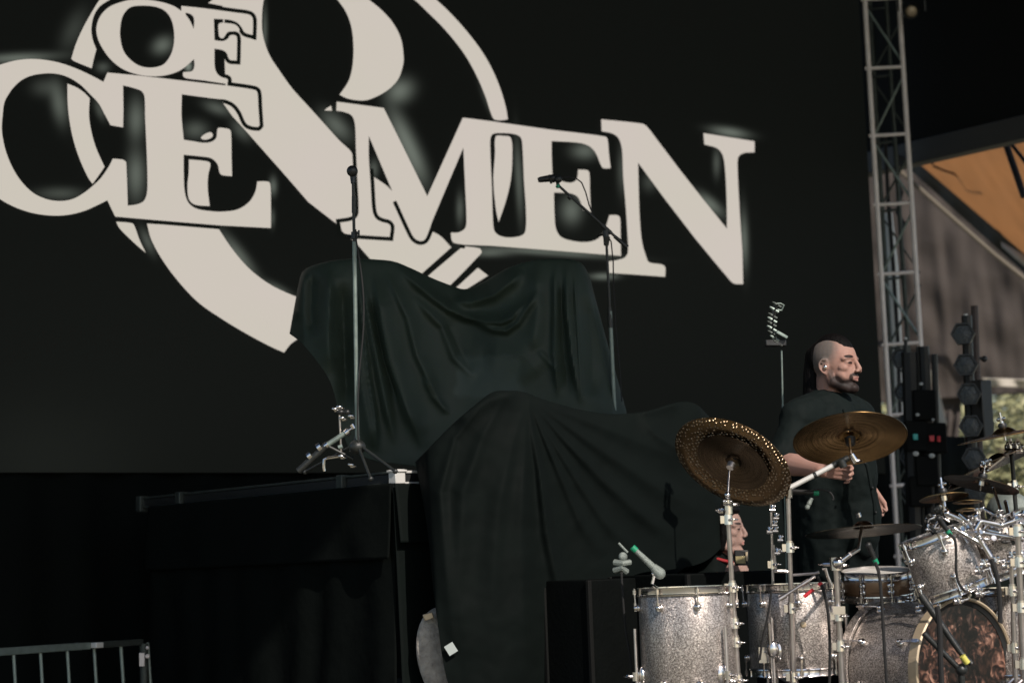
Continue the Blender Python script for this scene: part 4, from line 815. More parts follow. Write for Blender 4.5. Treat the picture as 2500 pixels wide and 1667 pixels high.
def crowd_reflection_head():  # paints the crowd reflected in the glossy head as brown blotches
    m, N, L, bb = newmat('painted_crowd_reflection'); tc = N.new('ShaderNodeTexCoord'); mp = N.new('ShaderNodeMapping'); mp.inputs['Rotation'].default_value = (0, 0, 0); L.new(tc.outputs['Object'], mp.inputs[0])
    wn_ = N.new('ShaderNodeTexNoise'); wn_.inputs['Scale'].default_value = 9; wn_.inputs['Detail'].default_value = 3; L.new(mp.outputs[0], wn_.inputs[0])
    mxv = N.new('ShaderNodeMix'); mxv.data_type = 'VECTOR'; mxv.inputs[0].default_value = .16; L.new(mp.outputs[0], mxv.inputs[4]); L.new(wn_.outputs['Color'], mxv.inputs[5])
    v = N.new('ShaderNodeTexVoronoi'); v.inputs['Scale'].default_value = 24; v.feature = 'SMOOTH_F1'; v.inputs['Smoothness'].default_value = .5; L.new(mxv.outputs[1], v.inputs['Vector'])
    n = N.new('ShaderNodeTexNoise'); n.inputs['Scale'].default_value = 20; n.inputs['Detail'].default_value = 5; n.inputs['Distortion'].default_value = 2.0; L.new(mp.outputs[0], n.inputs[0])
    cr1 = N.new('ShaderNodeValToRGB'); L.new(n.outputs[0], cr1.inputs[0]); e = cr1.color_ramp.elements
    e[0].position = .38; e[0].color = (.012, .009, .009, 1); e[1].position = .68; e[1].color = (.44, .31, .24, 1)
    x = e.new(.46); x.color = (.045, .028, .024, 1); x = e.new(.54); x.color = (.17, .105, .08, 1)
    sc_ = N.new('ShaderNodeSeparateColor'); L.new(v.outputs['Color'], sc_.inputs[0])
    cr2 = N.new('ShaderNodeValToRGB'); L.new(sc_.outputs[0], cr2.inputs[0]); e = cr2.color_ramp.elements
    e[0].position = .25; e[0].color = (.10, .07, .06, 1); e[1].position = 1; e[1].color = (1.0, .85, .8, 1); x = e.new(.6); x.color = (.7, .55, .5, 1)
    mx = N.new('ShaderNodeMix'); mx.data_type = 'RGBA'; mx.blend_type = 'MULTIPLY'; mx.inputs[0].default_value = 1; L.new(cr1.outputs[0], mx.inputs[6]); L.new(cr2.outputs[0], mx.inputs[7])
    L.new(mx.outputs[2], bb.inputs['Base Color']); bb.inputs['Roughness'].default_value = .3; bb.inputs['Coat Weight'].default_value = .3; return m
M['print'] = crowd_reflection_head()  # head colour with the crowd's reflection painted in
b = MB(); b.lathe(BC, bax, [(.0, -.004), (BR*.99, -.006), (BR*1.0, -.018)], 80, closed=False); b.build('front_head', 'print', t3)  # front head carries the painted crowd reflection
b = MB(); b.lathe(BC, bax, [(BR*.935, -.0035), (BR*1.0, -.004), (BR*1.0, .006), (BR*.97, .0)], 80); b.build('head_collar', 'black', t3)
b = MB(); b.lathe(BC-bax*dep, bax, [(.0, .0), (BR*.99, .0)], 60, closed=False); b.build('batter_head', 'head', t3)
for k in range(10):
    an = 2*math.pi*(k+.3)/10; e = u*math.cos(an)+v*math.sin(an)
    for z, sg in ((-.09, 1), (-dep+.09, -1)):
        p = BC+e*(BR+.002)+bax*z; b = MB(); b.sph(p, (.018, .018, .012), 12, 8, (frame(e)[0], frame(e)[1], e)); b.sph(p+e*.013, .011, 10, 7); lg = b.build('lug', 'chrome', t3)
        b = MB(); b.tube(p+e*.016, p+e*.020+bax*sg*.085, .0036, n=8); b.box(p+e*.016+bax*sg*.092, .014, .022, .030, (e.cross(bax).normalized(), e, bax)); b.tube(p+e*.020+bax*sg*.095, p+e*.020+bax*sg*.115, .006, n=8); b.build('claw', 'chrome', lg)
b = MB(); p = BC-bax*.2+(UP*.55+BACK*.8-CR*.2).normalized()*BR*.99; b.sph(p, (.016, .012, .016)); b.build('badge', 'blackmetal', t3)
# rack toms
ax1 = (CU*math.cos(R(19))-CR*math.sin(R(19))-BACK*.10).normalized()
drum('rack_tom', 'silver glitter rack tom tilted left above the bass drum', W(2283, 1308, 7.75), ax1, .0172*7.75, .215, 6, phase=.25)
ax2 = (CU*math.cos(R(20))-CR*math.sin(R(20))-BACK*.12).normalized()
drum('rack_tom', 'second silver glitter rack tom at the right edge, beside its twin', W(2421, 1278, 7.85), ax2, .0150*7.85, .195, 6, phase=.6)
drum('rack_tom', 'pale glitter floor tom at the far right edge behind the chrome stands', W(2480, 1442, 8.0), (0, 0, 1), .0190*8, .33, 6, phase=.2)
# snare
drum('snare_drum', 'bronze brown snare drum behind the bass drum', W(2140, 1400, 8.15), (CU*.98-CR*.05).normalized(), .0170*8.15*1.0, .075*1.2, 8, mt='wood', lugr=.008, phase=.4)

# --- cymbals and stands
def stand(name, label, base_px, top_px, d, r_=.0095, r2=.0075, split=.5, collars=(), mt='steel', boom=None, group='chrome cymbal stands'):
    lo = W(*base_px, d); hi = W(*top_px, d); foot = Vector((lo.x, lo.y, DECK)); t = thing(name, foot, label, 'cymbal stand', group)
    mid = lerp(lo, hi, split)
    b = MB(); b.tube(foot+UP*.1, lo, r_*1.1); b.tube(lo, mid, r_*1.1, r_*1.05); b.build('lower_tube', mt, t)
    b = MB(); b.tube(mid, hi, r2); b.build('upper_tube', mt, t)
    for f_ in collars:
        p = lerp(lo, hi, f_); b = MB(); b.tube(p-UP*.018, p+UP*.018, r_*1.7, r_*1.6, 12); b.tube(p+UP*.018, p+UP*.026, r_*1.3); b.tube(p, p+BACK*.03+CR*.012, .005); wing(b, p+BACK*.022+CR*.010, (BACK+CR*.4), .018); b.box(p-CR*r_*2, .016, .016, .028, (CR, BACK, UP)); b.build('collar', 'chrome', t)
    for k in range(3):
        an = 2*math.pi*k/3+.9; e = foot+Vector((math.cos(an), math.sin(an), 0))*.33; b = MB(); b.path([foot+UP*.19, lerp(foot+UP*.19, e, .6), e+UP*.012], .007, 8); b.build('leg', mt, t)
        b = MB(); b.sph(e+UP*.012, .014, 8, 6); b.build('rubber_foot', 'rubber', t)
    return t
# china stack
cA, nA, rA = cymbal(1786, 1133, 7.75, 152, .60, -28, 'brassholes', 'large perforated china cymbal with gold hammered rim, tilted over the front floor tom', bell=.16, prof=[(.0, .13), (.08, .125), (.15, .09), (.18, .04), (.3, .03), (.62, .02), (.8, .0), (.84, -.012), (.92, .012), (1.0, .045)])
cB, nB, rB = cymbal(1789, 1128, 7.72, 93, .60, -28, 'brassdark', 'smaller dark cymbal nested inside the perforated china', bell=.22)
sA = stand('cymbal_stand', 'chrome stand in front of the larger floor tom, carrying the perforated china', (1803, 1680), (1777, 1262), 7.62, .0105, .0095, .45, (.05, .27, .38, .59, .985), boom=None)
b = MB(); b.tube(W(1777, 1268, 7.62), W(1776, 1215, 7.62), .0075); b.tube(W(1776, 1215, 7.62), W(1781, 1150, 7.68), .0045); b.build('tilter', 'chrome', sA)
b = MB(); clampblk(b, W(1778, 1243, 7.62), .017); clampblk(b, W(1775, 1225, 7.6), .015, CR); wing(b, W(1790, 1232, 7.6), CR, .02); wing(b, W(1765, 1248, 7.6), -CR, .018); b.sph(W(1776, 1208, 7.62), .012); b.tube(W(1776, 1208, 7.62), W(1778, 1243, 7.62), .006); b.build('tilter_clamp', 'chrome', sA)
b = MB(); b.tube(cB-nB*.030, cB-nB*.01, .014, .018); b.build('felt', 'steel', sA)
# middle crash
cC, nC, rC = cymbal(2075, 1069, 7.9, 139, .50, 7, 'brass', 'smooth golden crash cymbal seen from below in front of the standing man', bell=.2)
sB = stand('boom_cymbal_stand', 'chrome stand between the two floor toms, its boom reaching up right to the golden crash', (1938, 1680), (1924, 1216), 7.8, .0105, .0095, .5, (.06, .42, .74), group='chrome cymbal stands')
b = MB(); b.tube(W(1925, 1192, 7.8), W(2034, 1136, 7.8), .0100); b.build('boom_arm', 'alubright', sB)
b = MB(); b.tube(W(1926, 1215, 7.8), W(1926, 1190, 7.8), .013); b.build('boom_hinge', 'chrome', sB); b = MB(); b.tube(W(1986, 1161, 7.8), W(1993, 1158, 7.8), .0112); b.build('boom_band', 'blackmetal', sB)
b = MB(); b.tube(W(2034, 1136, 7.8), W(2072, 1117, 7.8), .0135, .012); b.tube(W(2052, 1122, 7.78), W(2060, 1140, 7.78), .015); b.build('boom_clamp', 'blackmetal', sB)
b = MB(); b.tube(W(2078, 1108, 7.82), W(2090, 1128, 7.82), .012, .014); b.tube(W(2078, 1112, 7.84), W(2074, 1070, 7.88), .0055); wing(b, W(2090, 1125, 7.8), CR, .018); b.build('tilter', 'chrome', sB)
b = MB(); b.tube(cC-nC*.028, cC-nC*.0, .018, .022); b.build('felt', 'black', sB)
# lower crash
cD, nD, rD = cymbal(2108, 1294, 7.85, 141, .20, 6, 'brassdark', 'dark bronze crash cymbal lying almost flat behind the tilted rack tom', bell=.2)
sC = stand('cymbal_stand', 'short chrome stand left of the bass drum with a clamp at its top', (2057, 1680), (2041, 1385), 7.6, .0115, .0105, .5, (.35, .6), group='chrome cymbal stands')
b = MB(); clampblk(b, W(2041, 1376, 7.6), .024); b.tube(W(2052, 1370, 7.6), W(2075, 1353, 7.6), .010); b.sph(W(2046, 1374, 7.58), .022); wing(b, W(2056, 1380, 7.58), CR, .02); b.build('clamp', 'chrome', sC); b = MB(); b.box(W(2047, 1489, 7.58), .045, .035, .03, (CR, BACK, UP)); b.build('height_collar', 'chrome', sC)
b = MB(); b.tube(W(2075, 1353, 7.6), W(2096, 1340, 7.8), .008); b.tube(W(2096, 1340, 7.8), W(2104, 1285, 7.85), .006); b.build('boom_arm', 'steel', sC); b = MB(); b.tube(W(2098, 1262, 7.85), W(2094, 1252, 7.85), .010); b.build('wing_nut', 'chrome', sC)
# double thin rods with shiny clutches between the toms
sD = stand('hardware_stand', 'thin chrome double rod stand crowded with clutches behind the floor toms', (1889, 1500), (1882, 1228), 8.3, .006, .0055, .6, (.2, .45), group='chrome cymbal stands')
rnd = random.Random(3)
b = MB(); b.tube(W(1894, 1390, 8.3), W(1888, 1330, 8.3), .006); b.build('side_rod', 'steel', sD)
for (x, y) in ((1885, 1245), (1894, 1265), (1890, 1282), (1878, 1298), (1892, 1296), (1904, 1318), (1912, 1345), (1897, 1350), (1886, 1222)):
    b = MB(); q = W(x, y, 8.25); b.tube(q-CR*.010, q+CR*.012, .009, .007, 10); wing(b, q, (CR*.3+UP), .012); b.build('wing_nut', 'chrome', sD)
# floor tom two lower knob + rod
b = MB(); 
# right side stands
sE = stand('cymbal_stand', 'thick chrome stand at the far right edge beside the bass drum', (2502, 1680), (2484, 1285), 7.5, .0125, .0115, .6, (.15, .5, .78, .97), group='chrome cymbal stands')
sF = stand('cymbal_stand', 'slimmer chrome stand just left of the far right stand', (2480, 1680), (2468, 1350), 7.58, .0095, .008, .5, (.3, .72), group='chrome cymbal stands')
sG = stand('cymbal_stand', 'black and chrome stand behind the rack toms holding the highest right cymbals', (2500, 1500), (2470, 1110), 8.1, .0095, .0085, .6, (.5, .8), group='chrome cymbal stands', mt='blackmetal')
b = MB(); b.tube(W(2408, 1148, 8.08), W(2478, 1092, 8.08), .010); b.tube(W(2470, 1098, 8.05), W(2466, 1070, 8.05), .006); b.build('boom_arm', 'steel', sG)
for (x, y) in ((2400, 1137), (2410, 1133), (2478, 1092), (2488, 1100), (2462, 1092)):
    b = MB(); clampblk(b, W(x, y, 8.0), .013, CR); wing(b, W(x+3, y, 7.98), UP, .015); b.build('clamp', 'chrome', sG)
c, n, r = cymbal(2452, 1062, 8.0, 116, .10, 12, 'brass', 'highest cymbal at the right edge, seen edge on against the foliage', bell=.25); topper(sG, c+n*r*.16, n)
c, n, r = cymbal(2436, 1128, 8.05, 130, .22, 25, 'brassdark', 'steeply tilted black cymbal under the highest right cymbal', bell=.2)
c, n, r = cymbal(2396, 1181, 7.9, 92, .20, -11, 'brassdark', 'dark cymbal sloping down right above the rack toms', bell=.22); topper(sG, c+n*r*.16, n)
c, n, r = cymbal(2304, 1213, 7.7, 60, .27, 9, 'brass', 'small golden splash cymbal above the left rack tom', bell=.28); 
sH = thing('splash_arm', W(2300, 1270, 7.7), 'short chrome arm holding the small golden splash cymbal', 'cymbal stand', 'chrome cymbal stands')
b = MB(); b.path([W(2306, 1215, 7.7), W(2303, 1245, 7.7), W(2315, 1265, 7.7), W(2345, 1262, 7.72)], .0065, 8); b.build('rod', 'chrome', sH); topper(sH, c+n*r*.16, n)
c, n, r = cymbal(2361, 1224, 7.75, 36, .22, 4, 'brass', 'upper of the two tiny golden bell cymbals behind the splash', bell=.6)
c, n, r = cymbal(2362, 1243, 7.75, 28, .22, 4, 'brass', 'lower of the two tiny golden bell cymbals behind the splash', bell=.6)
c, n, r = cymbal(2330, 1192, 8.2, 62, .16, 22, 'brassdark', 'small black cymbal behind the golden splash', bell=.25)
# rack bars over the toms
rb_ = thing('tom_rack', W(2400, 1290, 7.6), 'chrome bars and clamps holding the rack toms', 'drum rack')
for (p, q, r_) in (((2312, 1253, 7.62), (2352, 1270, 7.6), .011), ((2378, 1268, 7.6), (2445, 1282, 7.58), .012), ((2445, 1282, 7.58), (2478, 1270, 7.58), .012), ((2400, 1240, 7.65), (2440, 1262, 7.6), .008), ((2330, 1290, 7.62), (2400, 1330, 7.6), .009), ((2400, 1300, 7.6), (2500, 1316, 7.56), .010), ((2425, 1190, 7.8), (2445, 1250, 7.7), .006), ((2390, 1310, 7.6), (2420, 1360, 7.58), .010), ((2455, 1225, 7.8), (2472, 1300, 7.6), .007)):
    b = MB(); b.tube(W(*p), W(*q), r_); b.sph(W(*p), r_*1.2, 10, 7); b.build('bar', 'chrome', rb_)
rnd = random.Random(21)
for k in range(46):
    x = rnd.uniform(2262, 2498); y = 1262+(x-2262)*.08+rnd.uniform(-26, 44); d = rnd.uniform(7.55, 7.75); q = W(x, y, d); b = MB(); dv = (CR*rnd.uniform(-1, 1)+UP*rnd.uniform(-1, 1)+BACK*rnd.uniform(-.5, 1)).normalized()
    m_ = k % 3
    if m_ == 0: clampblk(b, q, rnd.uniform(.008, .014), dv)
    elif m_ == 1: wing(b, q, dv, rnd.uniform(.014, .022)); b.tube(q-dv*.03, q, .004)
    else: b.tube(q-dv*rnd.uniform(.012, .02), q+dv*.02, rnd.uniform(.006, .011), None, 10); b.sph(q+dv*.02, .008, 8, 6)
    b.build('clamp', 'blackmetal' if k % 4 == 3 else 'chrome', rb_)
for (x, y, d) in ((2430, 1372, 7.55), (2455, 1382, 7.55), (2470, 1360, 7.54), (2402, 1378, 7.56), (2388, 1395, 7.56), (2360, 1440, 7.6), (2390, 1450, 7.6), (2338, 1468, 7.6)):
    q = W(x, y, d); b = MB(); clampblk(b, q, .014, CR); wing(b, q+BACK*.01, UP, .016); b.tube(q, q+CR*.04+UP*.01, .006); b.build('clamp', 'chrome', rb_)

# --- microphones, stands and cables round the kit
def micobj(head, tail, d, label, hr=.022, br=.013, ring=True, mt='greymic'):
    h = W(*head, d); t_ = W(*tail, d); ax = (h-t_).normalized(); m_ = thing('microphone', h, label, 'microphone', 'microphones on the drum kit')
    b = MB(); b.sph(h, hr); b.tube(h-ax*hr*1.6, h-ax*hr*.2, hr*.72, hr*.98, 14); b.build('grille', mt, m_)
    b = MB(); b.tube(t_, h-ax*hr*1.4, br*.75, br*1.05, 14); b.build('body', mt if mt != 'greymic' else 'greymic', m_)
    if ring: b = MB(); b.tube(t_-ax*.014, t_+ax*.006, br*.95); b.build('coloured_band', 'green', m_)
micobj((1611, 1399), (1550, 1341), 7.75, 'grey microphone with a green band aimed at the front floor tom')
micobj((1868, 1198), (1990, 1202), 7.9, 'dark horizontal microphone with a green band beneath the china cymbal', .018, .013, True, 'black')
micobj((1971, 1238), (1982, 1215), 7.9, 'small grey microphone capsule hanging under the golden crash', .010, .0095, False)
micobj((2120, 1330), (2137, 1368), 7.7, 'black overhead microphone with a green band left of the rack toms', .013, .011, True, 'black')
micobj((2292, 1265), (2315, 1298), 7.5, 'black clip microphone with a green band on the left rack tom', .012, .010, True, 'black')
b = MB(); b.sph(W(1521, 1358, 7.9), (.02, .014, .018)); b.path([W(1500, 1372, 7.9), W(1520, 1375, 7.88), W(1538, 1372, 7.9)], .012, 8); b.path([W(1500, 1392, 7.9), W(1517, 1385, 7.88), W(1530, 1395, 7.9)], .012, 8); b.tube(W(1510, 1325, 7.9), W(1532, 1348, 7.9), .005); b.tube(W(1518, 1350, 7.9), W(1518, 1400, 7.9), .008)
tag(b.build('microphone_clamp', 'greymic'), 'pale grey clamp on a thin rod left of the front floor tom', 'clamp')
cabs = [([(1517, 1395), (1520, 1450), (1528, 1540), (1540, 1610), (1546, 1690)], 7.88, .0042, 'thin black cable dropping beside the left side of the front floor tom'),
        ([(1884, 1440), (1875, 1500), (1862, 1560), (1855, 1610)], 7.75, .0045, 'black cable hanging across the left part of the smaller floor tom'),
        ([(1995, 1404), (2010, 1440), (2022, 1500), (2026, 1600), (2022, 1690)], 7.7, .0055, 'black cable hanging across the right part of the smaller floor tom'),
        ([(2137, 1372), (2146, 1400), (2152, 1460), (2158, 1560), (2166, 1690)], 7.45, .006, 'black cable hanging down in front of the bass drum shell'),
        ([(2318, 1302), (2332, 1320), (2335, 1400), (2342, 1425), (2356, 1440)], 7.45, .0055, 'black cable hanging across the left rack tom'),
        ([(2420, 1365), (2432, 1400), (2440, 1450), (2441, 1520)], 7.4, .009, 'thick black cable below the right rack tom'),
        ([(2288, 1480), (2294, 1530), (2296, 1600), (2300, 1700)], 7.35, .010, 'thick black cable hanging in front of the bass drum head'),
        ([(1860, 1210), (1905, 1196), (1955, 1199), (2005, 1195), (2028, 1203), (2033, 1220)], 7.88, .0035, 'thin cable arching behind the horizontal microphone')]
for pts, d, r_, lb in cabs:
    q = np.array(smoothpath(pts, closed=False, k=5)); tag(MB().path([W(x, y, d) for x, y in q], r_, 8).build('cable', 'rubber'), lb, 'cable', 'cables around the drum kit')
b = MB(); b.tube(W(2248, 1452, 7.42), W(2345, 1592, 7.38), .014, .011); b.tube(W(2345, 1592, 7.38), W(2372, 1620, 7.37), .010); tb = b.build('microphone_boom', 'blackmetal'); tag(tb, 'black boom arm crossing diagonally in front of the bass drum head', 'microphone stand')
b = MB(); b.tube(W(2255, 1545, 7.36), W(2345, 1635, 7.36), .011); b.tube(W(2345, 1635, 7.36), W(2352, 1700, 7.36), .012); b.sph(W(2347, 1634, 7.36), .022); tag(b.build('microphone_boom', 'blackmetal'), 'lower black boom meeting the other one at a joint before the bass drum head', 'microphone stand')
b = MB(); b.tube(W(2349, 1600, 7.34), W(2362, 1618, 7.34), .0115); tag(b.build('tape_band', 'tape'), 'yellow tape band on the black boom before the bass drum head', 'tape')
b = MB(); b.tube(W(1904, 1461, 7.72), W(1990, 1406, 7.72), .006); b.tube(W(1903, 1462, 7.72), W(1918, 1453, 7.72), .010); b.tube(W(1958, 1427, 7.72), W(1975, 1416, 7.72), .009); ms = tag(b.build('clip_rod', 'steel'), 'slanted steel rod clipped over the rim of the smaller floor tom', 'rod')
b = MB(); b.tube(W(1963, 1456, 7.7), W(1986, 1438, 7.7), .007); b.tube(W(1998, 1428, 7.7), W(2006, 1421, 7.7), .007); tag(b.build('red_band', 'red'), 'dark red tape on the clip at the rim of the smaller floor tom', 'tape')
b = MB(); b.path([W(1890, 1393, 7.9), W(1920, 1394, 7.9), W(1935, 1403, 7.9), W(1990, 1399, 7.9), W(2000, 1396, 7.9)], .006, 8); b.path([W(2008, 1390, 7.8), W(2015, 1387, 7.8), W(2020, 1405, 7.8), W(2030, 1430, 7.8)], .006, 8); tag(b.build('bent_rod', 'steel'), 'thin bent rod running behind the rim of the smaller floor tom', 'rod')
b = MB(); b.tube(W(1877, 1520, 7.8), W(1888, 1690, 7.8), .0068); b.sph(W(1887, 1585, 7.8), (.022, .012, .034), 12, 8, (CR, BACK, UP)); b.box(W(1868, 1598, 7.86), .05, .02, .06, (CR, BACK, UP)); tag(b.build('tom_leg_bracket', 'chrome'), 'chrome leg and bracket clamped low on the smaller floor tom', 'bracket')
b = MB(); b.sph(W(1594, 1400, 7.75), (.006, .006, .006)); b.path([W(1597, 1405, 7.72), W(1592, 1425, 7.72), W(1600, 1432, 7.7), W(1612, 1440, 7.68)], .006, 8); tag(b.build('rim_clip', 'chrome'), 'small chrome clip joining the grey microphone to the floor tom rim', 'clip')

# thin stand with chain like stack of fittings, left of the man
gs = thing('gadget_stand', Vector((W(1912, 1400, 8.9).x, W(1912, 1400, 8.9).y, DECK)), 'thin grey rod topped by a curved stack of shiny fittings, left of the standing man', 'hardware stand')
b = MB(); q0 = W(1912, 1400, 8.9); b.tube(Vector((q0.x, q0.y, DECK)), W(1911, 985, 8.9), .005); b.tube(W(1911, 985, 8.9), W(1908, 855, 8.9), .0042); b.build('rod', 'galv', gs)
b = MB(); b.box(W(1893, 838, 8.9), .09, .05, .028, (CR, BACK, UP)); b.build('plate', 'black', gs, bevel=.004)
chn = [(1903, 748), (1897, 760), (1893, 775), (1892, 785), (1891, 795), (1891, 806), (1892, 818), (1898, 830), (1906, 842)]
for i, (x, y) in enumerate(chn):
    b = MB(); q = W(x, y, 8.88); dv = (CR*.8-UP*.5).normalized(); b.tube(q-dv*.007, q+dv*.008, .0055, .0065, 8); wing(b, q-dv*.015, -dv, .008); b.build('fitting', 'galv' if i % 2 else 'dkalu', gs)
b = MB(); b.box(W(1909, 817, 8.86), .055, .012, .014, ((CR*.87-UP*.5).normalized(), BACK, (UP*.87+CR*.5).normalized())); b.build('lever', 'galv', gs, bevel=.003)
b = MB(); b.path([W(1893, 742, 8.88), W(1905, 741, 8.88), W(1914, 745, 8.88), W(1908, 758, 8.88), W(1898, 756, 8.88)], .004, 6); b.build('top_ring', 'galv', gs)
b = MB(); b.path([W(1893, 745, 8.9), W(1886, 780, 8.9), W(1886, 815, 8.9), W(1898, 838, 8.9)], .010, 8); b.build('sleeve', 'black', gs)

# road cases
def case(name, c, sx, sy, sz, label):
    t = thing(name, c-UP*sz/2, label, 'road case', 'road cases behind the drums'); b = MB(); b.box(c, sx, sy, sz); b.build('body', mat('case_'+label[:6].strip().replace(' ', '_'), (.0016, .0024, .0022), .7, nscale=12, bump=.2, spec=.08), t, bevel=.006)
    for sgx in (-1, 1):
        for sgy in (-1, 1):
            b = MB(); b.box(c+Vector((sgx*sx/2, sgy*sy/2, 0)), .02, .02, sz*.99); b.build('edge_profile', 'roofcloth', t, bevel=.003)
    return t
q = W(1830, 1394, 9.0); case('road_case', Vector((q.x, q.y+.25, (q.z+DECK)/2)), .75, .5, q.z-DECK, 'low black road case in front of the crouching person')
q = W(1490, 1412, 9.0); case('road_case', Vector((q.x, q.y+.1, (q.z+DECK)/2)), .34, .3, q.z-DECK, 'black road case left of the front floor tom')
b = MB(); b.tube(W(1405, 1432, 8.95), W(1416, 1560, 8.95), .006); b.tube(W(1405, 1432, 8.95), W(1420, 1430, 8.95), .005); b.tube(W(1416, 1560, 8.95), W(1420, 1700, 8.95), .005); tag(b.build('case_frame', 'dkalu'), 'thin scuffed metal edge standing right of the heavy black sheet', 'frame')

# crowd barrier at the left edge
q = W(0, 1592, 9.4); q2 = W(345, 1568, 10.2)
br_ = thing('guard_rail', (q.x, q.y, .4), 'low galvanised guard rail with upright bars at the bottom left corner', 'guard rail')
dirv = (q2-q).normalized(); p0 = q-dirv*1.0
b = MB(); b.box((p0+W(213, 1574, 9.9))/2, (W(213, 1574, 9.9)-p0).length, .035, .035, (dirv, dirv.cross(UP).normalized(), UP)); b.build('top_rail', 'galv', br_, bevel=.004)
b = MB(); b.box((W(222, 1573, 9.9)+W(345, 1568, 10.2))/2, (W(222, 1573, 9.9)-W(345, 1568, 10.2)).length, .03, .03, (dirv, dirv.cross(UP).normalized(), UP)); b.build('top_rail', 'dkalu', br_, bevel=.004)
b = MB(); b.box(W(237, 1574, 9.9), .05, .038, .026, (dirv, dirv.cross(UP).normalized(), UP)); b.build('clamp', 'alubright', br_, bevel=.003)
for k in range(-3, 6):
    x = 33+k*65.5; dd = 9.4+(x/345)*.8; t_ = W(x, 1592-x*.068, dd); b = MB(); b.tube(t_, Vector((t_.x+.0, t_.y, .45))+CR*.05, .0085 if k < 4 else .009); b.build('bar', 'galv', br_)
dd = 10.2; b = MB(); t_ = W(351, 1570, dd); b.tube(t_, Vector((t_.x, t_.y, .4)), .022); b.build('post', 'dkalu', br_)
b = MB(); b.box(W(347, 1609, dd-.05), .025, .02, .065, (CR, BACK, UP)); b.sph(W(360, 1601, dd-.05), .012); b.sph(W(360, 1580, dd-.05), .009); b.build('latch', 'alu', br_)
# tied black hangings at the far left
for k, (pts, rs, lb) in enumerate((([(132, 1165), (150, 1260), (168, 1345), (160, 1420), (166, 1560), (176, 1690)], [.07, .05, .075, .05, .055, .06], 'left of two tied black cloth bundles hanging below the screen'), ([(212, 1165), (228, 1250), (238, 1300), (232, 1400), (222, 1500), (214, 1690)], [.09, .10, .085, .06, .06, .07], 'right of two tied black cloth bundles hanging below the screen'))):
    q = np.array(smoothpath(pts, closed=False, k=8)); rr_ = np.interp(np.linspace(0, 1, len(q)), np.linspace(0, 1, len(rs)), rs); P = []
    for j, (x, y) in enumerate(q):
        c = W(x, y, 12.0); row = []
        for i in range(41):
            t = 2*math.pi*i/40; r_ = rr_[j]*(1+.22*math.sin(5*t+j*.15)+.25*noise.noise(Vector((math.cos(t)*1.5, math.sin(t)*1.5, j*.12+k*9)))); row.append(c+CR*math.cos(t)*r_+BACK*math.sin(t)*r_)
        P.append(row)
    tag(MB().grid(P).build('tied_drape', mat('shiny_black_cloth', (.020, .024, .022), .38, nscale=10, bump=.5, bscale=20, spec=.4)), lb, 'drape', 'tied black drapes')
b = MB(); q = [W(92+2*math.sin(k*1.3)+k*1.05, 1282+k*13, 11.6) for k in range(18)]; b.path(q, [.008+.004*math.sin(k*2.1) for k in range(18)], 8); tag(b.build('hanging_chain', 'galv'), 'thin twisted chain hanging at the far left below the screen', 'chain')

# ================================================================== PEOPLE
def skinmat(name, beard, stubble, skin=(.52, .30, .235), red=(.55, .22, .17)):
    m, N, L, bb = newmat(name); tc = N.new('ShaderNodeTexCoord')
    n = N.new('ShaderNodeTexNoise'); n.inputs['Scale'].default_value = 60; n.inputs['Detail'].default_value = 5; L.new(tc.outputs['Object'], n.inputs[0])
    n2 = N.new('ShaderNodeTexNoise'); n2.inputs['Scale'].default_value = 14; L.new(tc.outputs['Object'], n2.inputs[0])
    mx = N.new('ShaderNodeMix'); mx.data_type = 'RGBA'; mx.inputs[6].default_value = (*skin, 1); mx.inputs[7].default_value = (*red, 1); L.new(n2.outputs[0], mx.inputs[0]); out = mx.outputs[2]
    def mask(c, r, soft, col, amt=1.0, nz=.0):
        nonlocal out
        s1 = N.new('ShaderNodeVectorMath'); s1.operation = 'SUBTRACT'; L.new(tc.outputs['Object'], s1.inputs[0]); s1.inputs[1].default_value = c
        s2 = N.new('ShaderNodeVectorMath'); s2.operation = 'DIVIDE'; L.new(s1.outputs[0], s2.inputs[0]); s2.inputs[1].default_value = r
        s3 = N.new('ShaderNodeVectorMath'); s3.operation = 'LENGTH'; L.new(s2.outputs[0], s3.inputs[0])
        a = N.new('ShaderNodeMath'); a.operation = 'MULTIPLY_ADD'; L.new(n.outputs[0], a.inputs[0]); a.inputs[1].default_value = nz; L.new(s3.outputs['Value'], a.inputs[2])
        mr = N.new('ShaderNodeMapRange'); mr.inputs[1].default_value = 1+nz*.5; mr.inputs[2].default_value = 1+nz*.5-soft; mr.inputs[3].default_value = 0; mr.inputs[4].default_value = amt; L.new(a.outputs[0], mr.inputs[0])
        k = N.new('ShaderNodeMix'); k.data_type = 'RGBA'; L.new(mr.outputs[0], k.inputs[0]); L.new(out, k.inputs[6]); k.inputs[7].default_value = (*col, 1); out = k.outputs[2]
    for args in stubble+beard: mask(*args)  # second list carries facial hair, facial features and painted shade
    L.new(out, bb.inputs['Base Color']); bb.inputs['Roughness'].default_value = .6; bb.inputs['Specular IOR Level'].default_value = .22
    bb.inputs['Subsurface Weight'].default_value = .08; bb.inputs['Subsurface Radius'].default_value = (.01, .004, .002); bb.inputs['Subsurface Scale'].default_value = .5
    bp = N.new('ShaderNodeBump'); bp.inputs['Strength'].default_value = .15; bp.inputs['Distance'].default_value = .003; L.new(n.outputs[0], bp.inputs['Height']); L.new(bp.outputs[0], bb.inputs['Normal'])
    return m
def remesh(o, vox, smooth=4):
    r_ = o.modifiers.new('union', 'REMESH'); r_.mode = 'VOXEL'; r_.voxel_size = vox; r_.use_smooth_shade = True
    s_ = o.modifiers.new('smooth', 'SMOOTH'); s_.iterations = smooth; s_.factor = .5
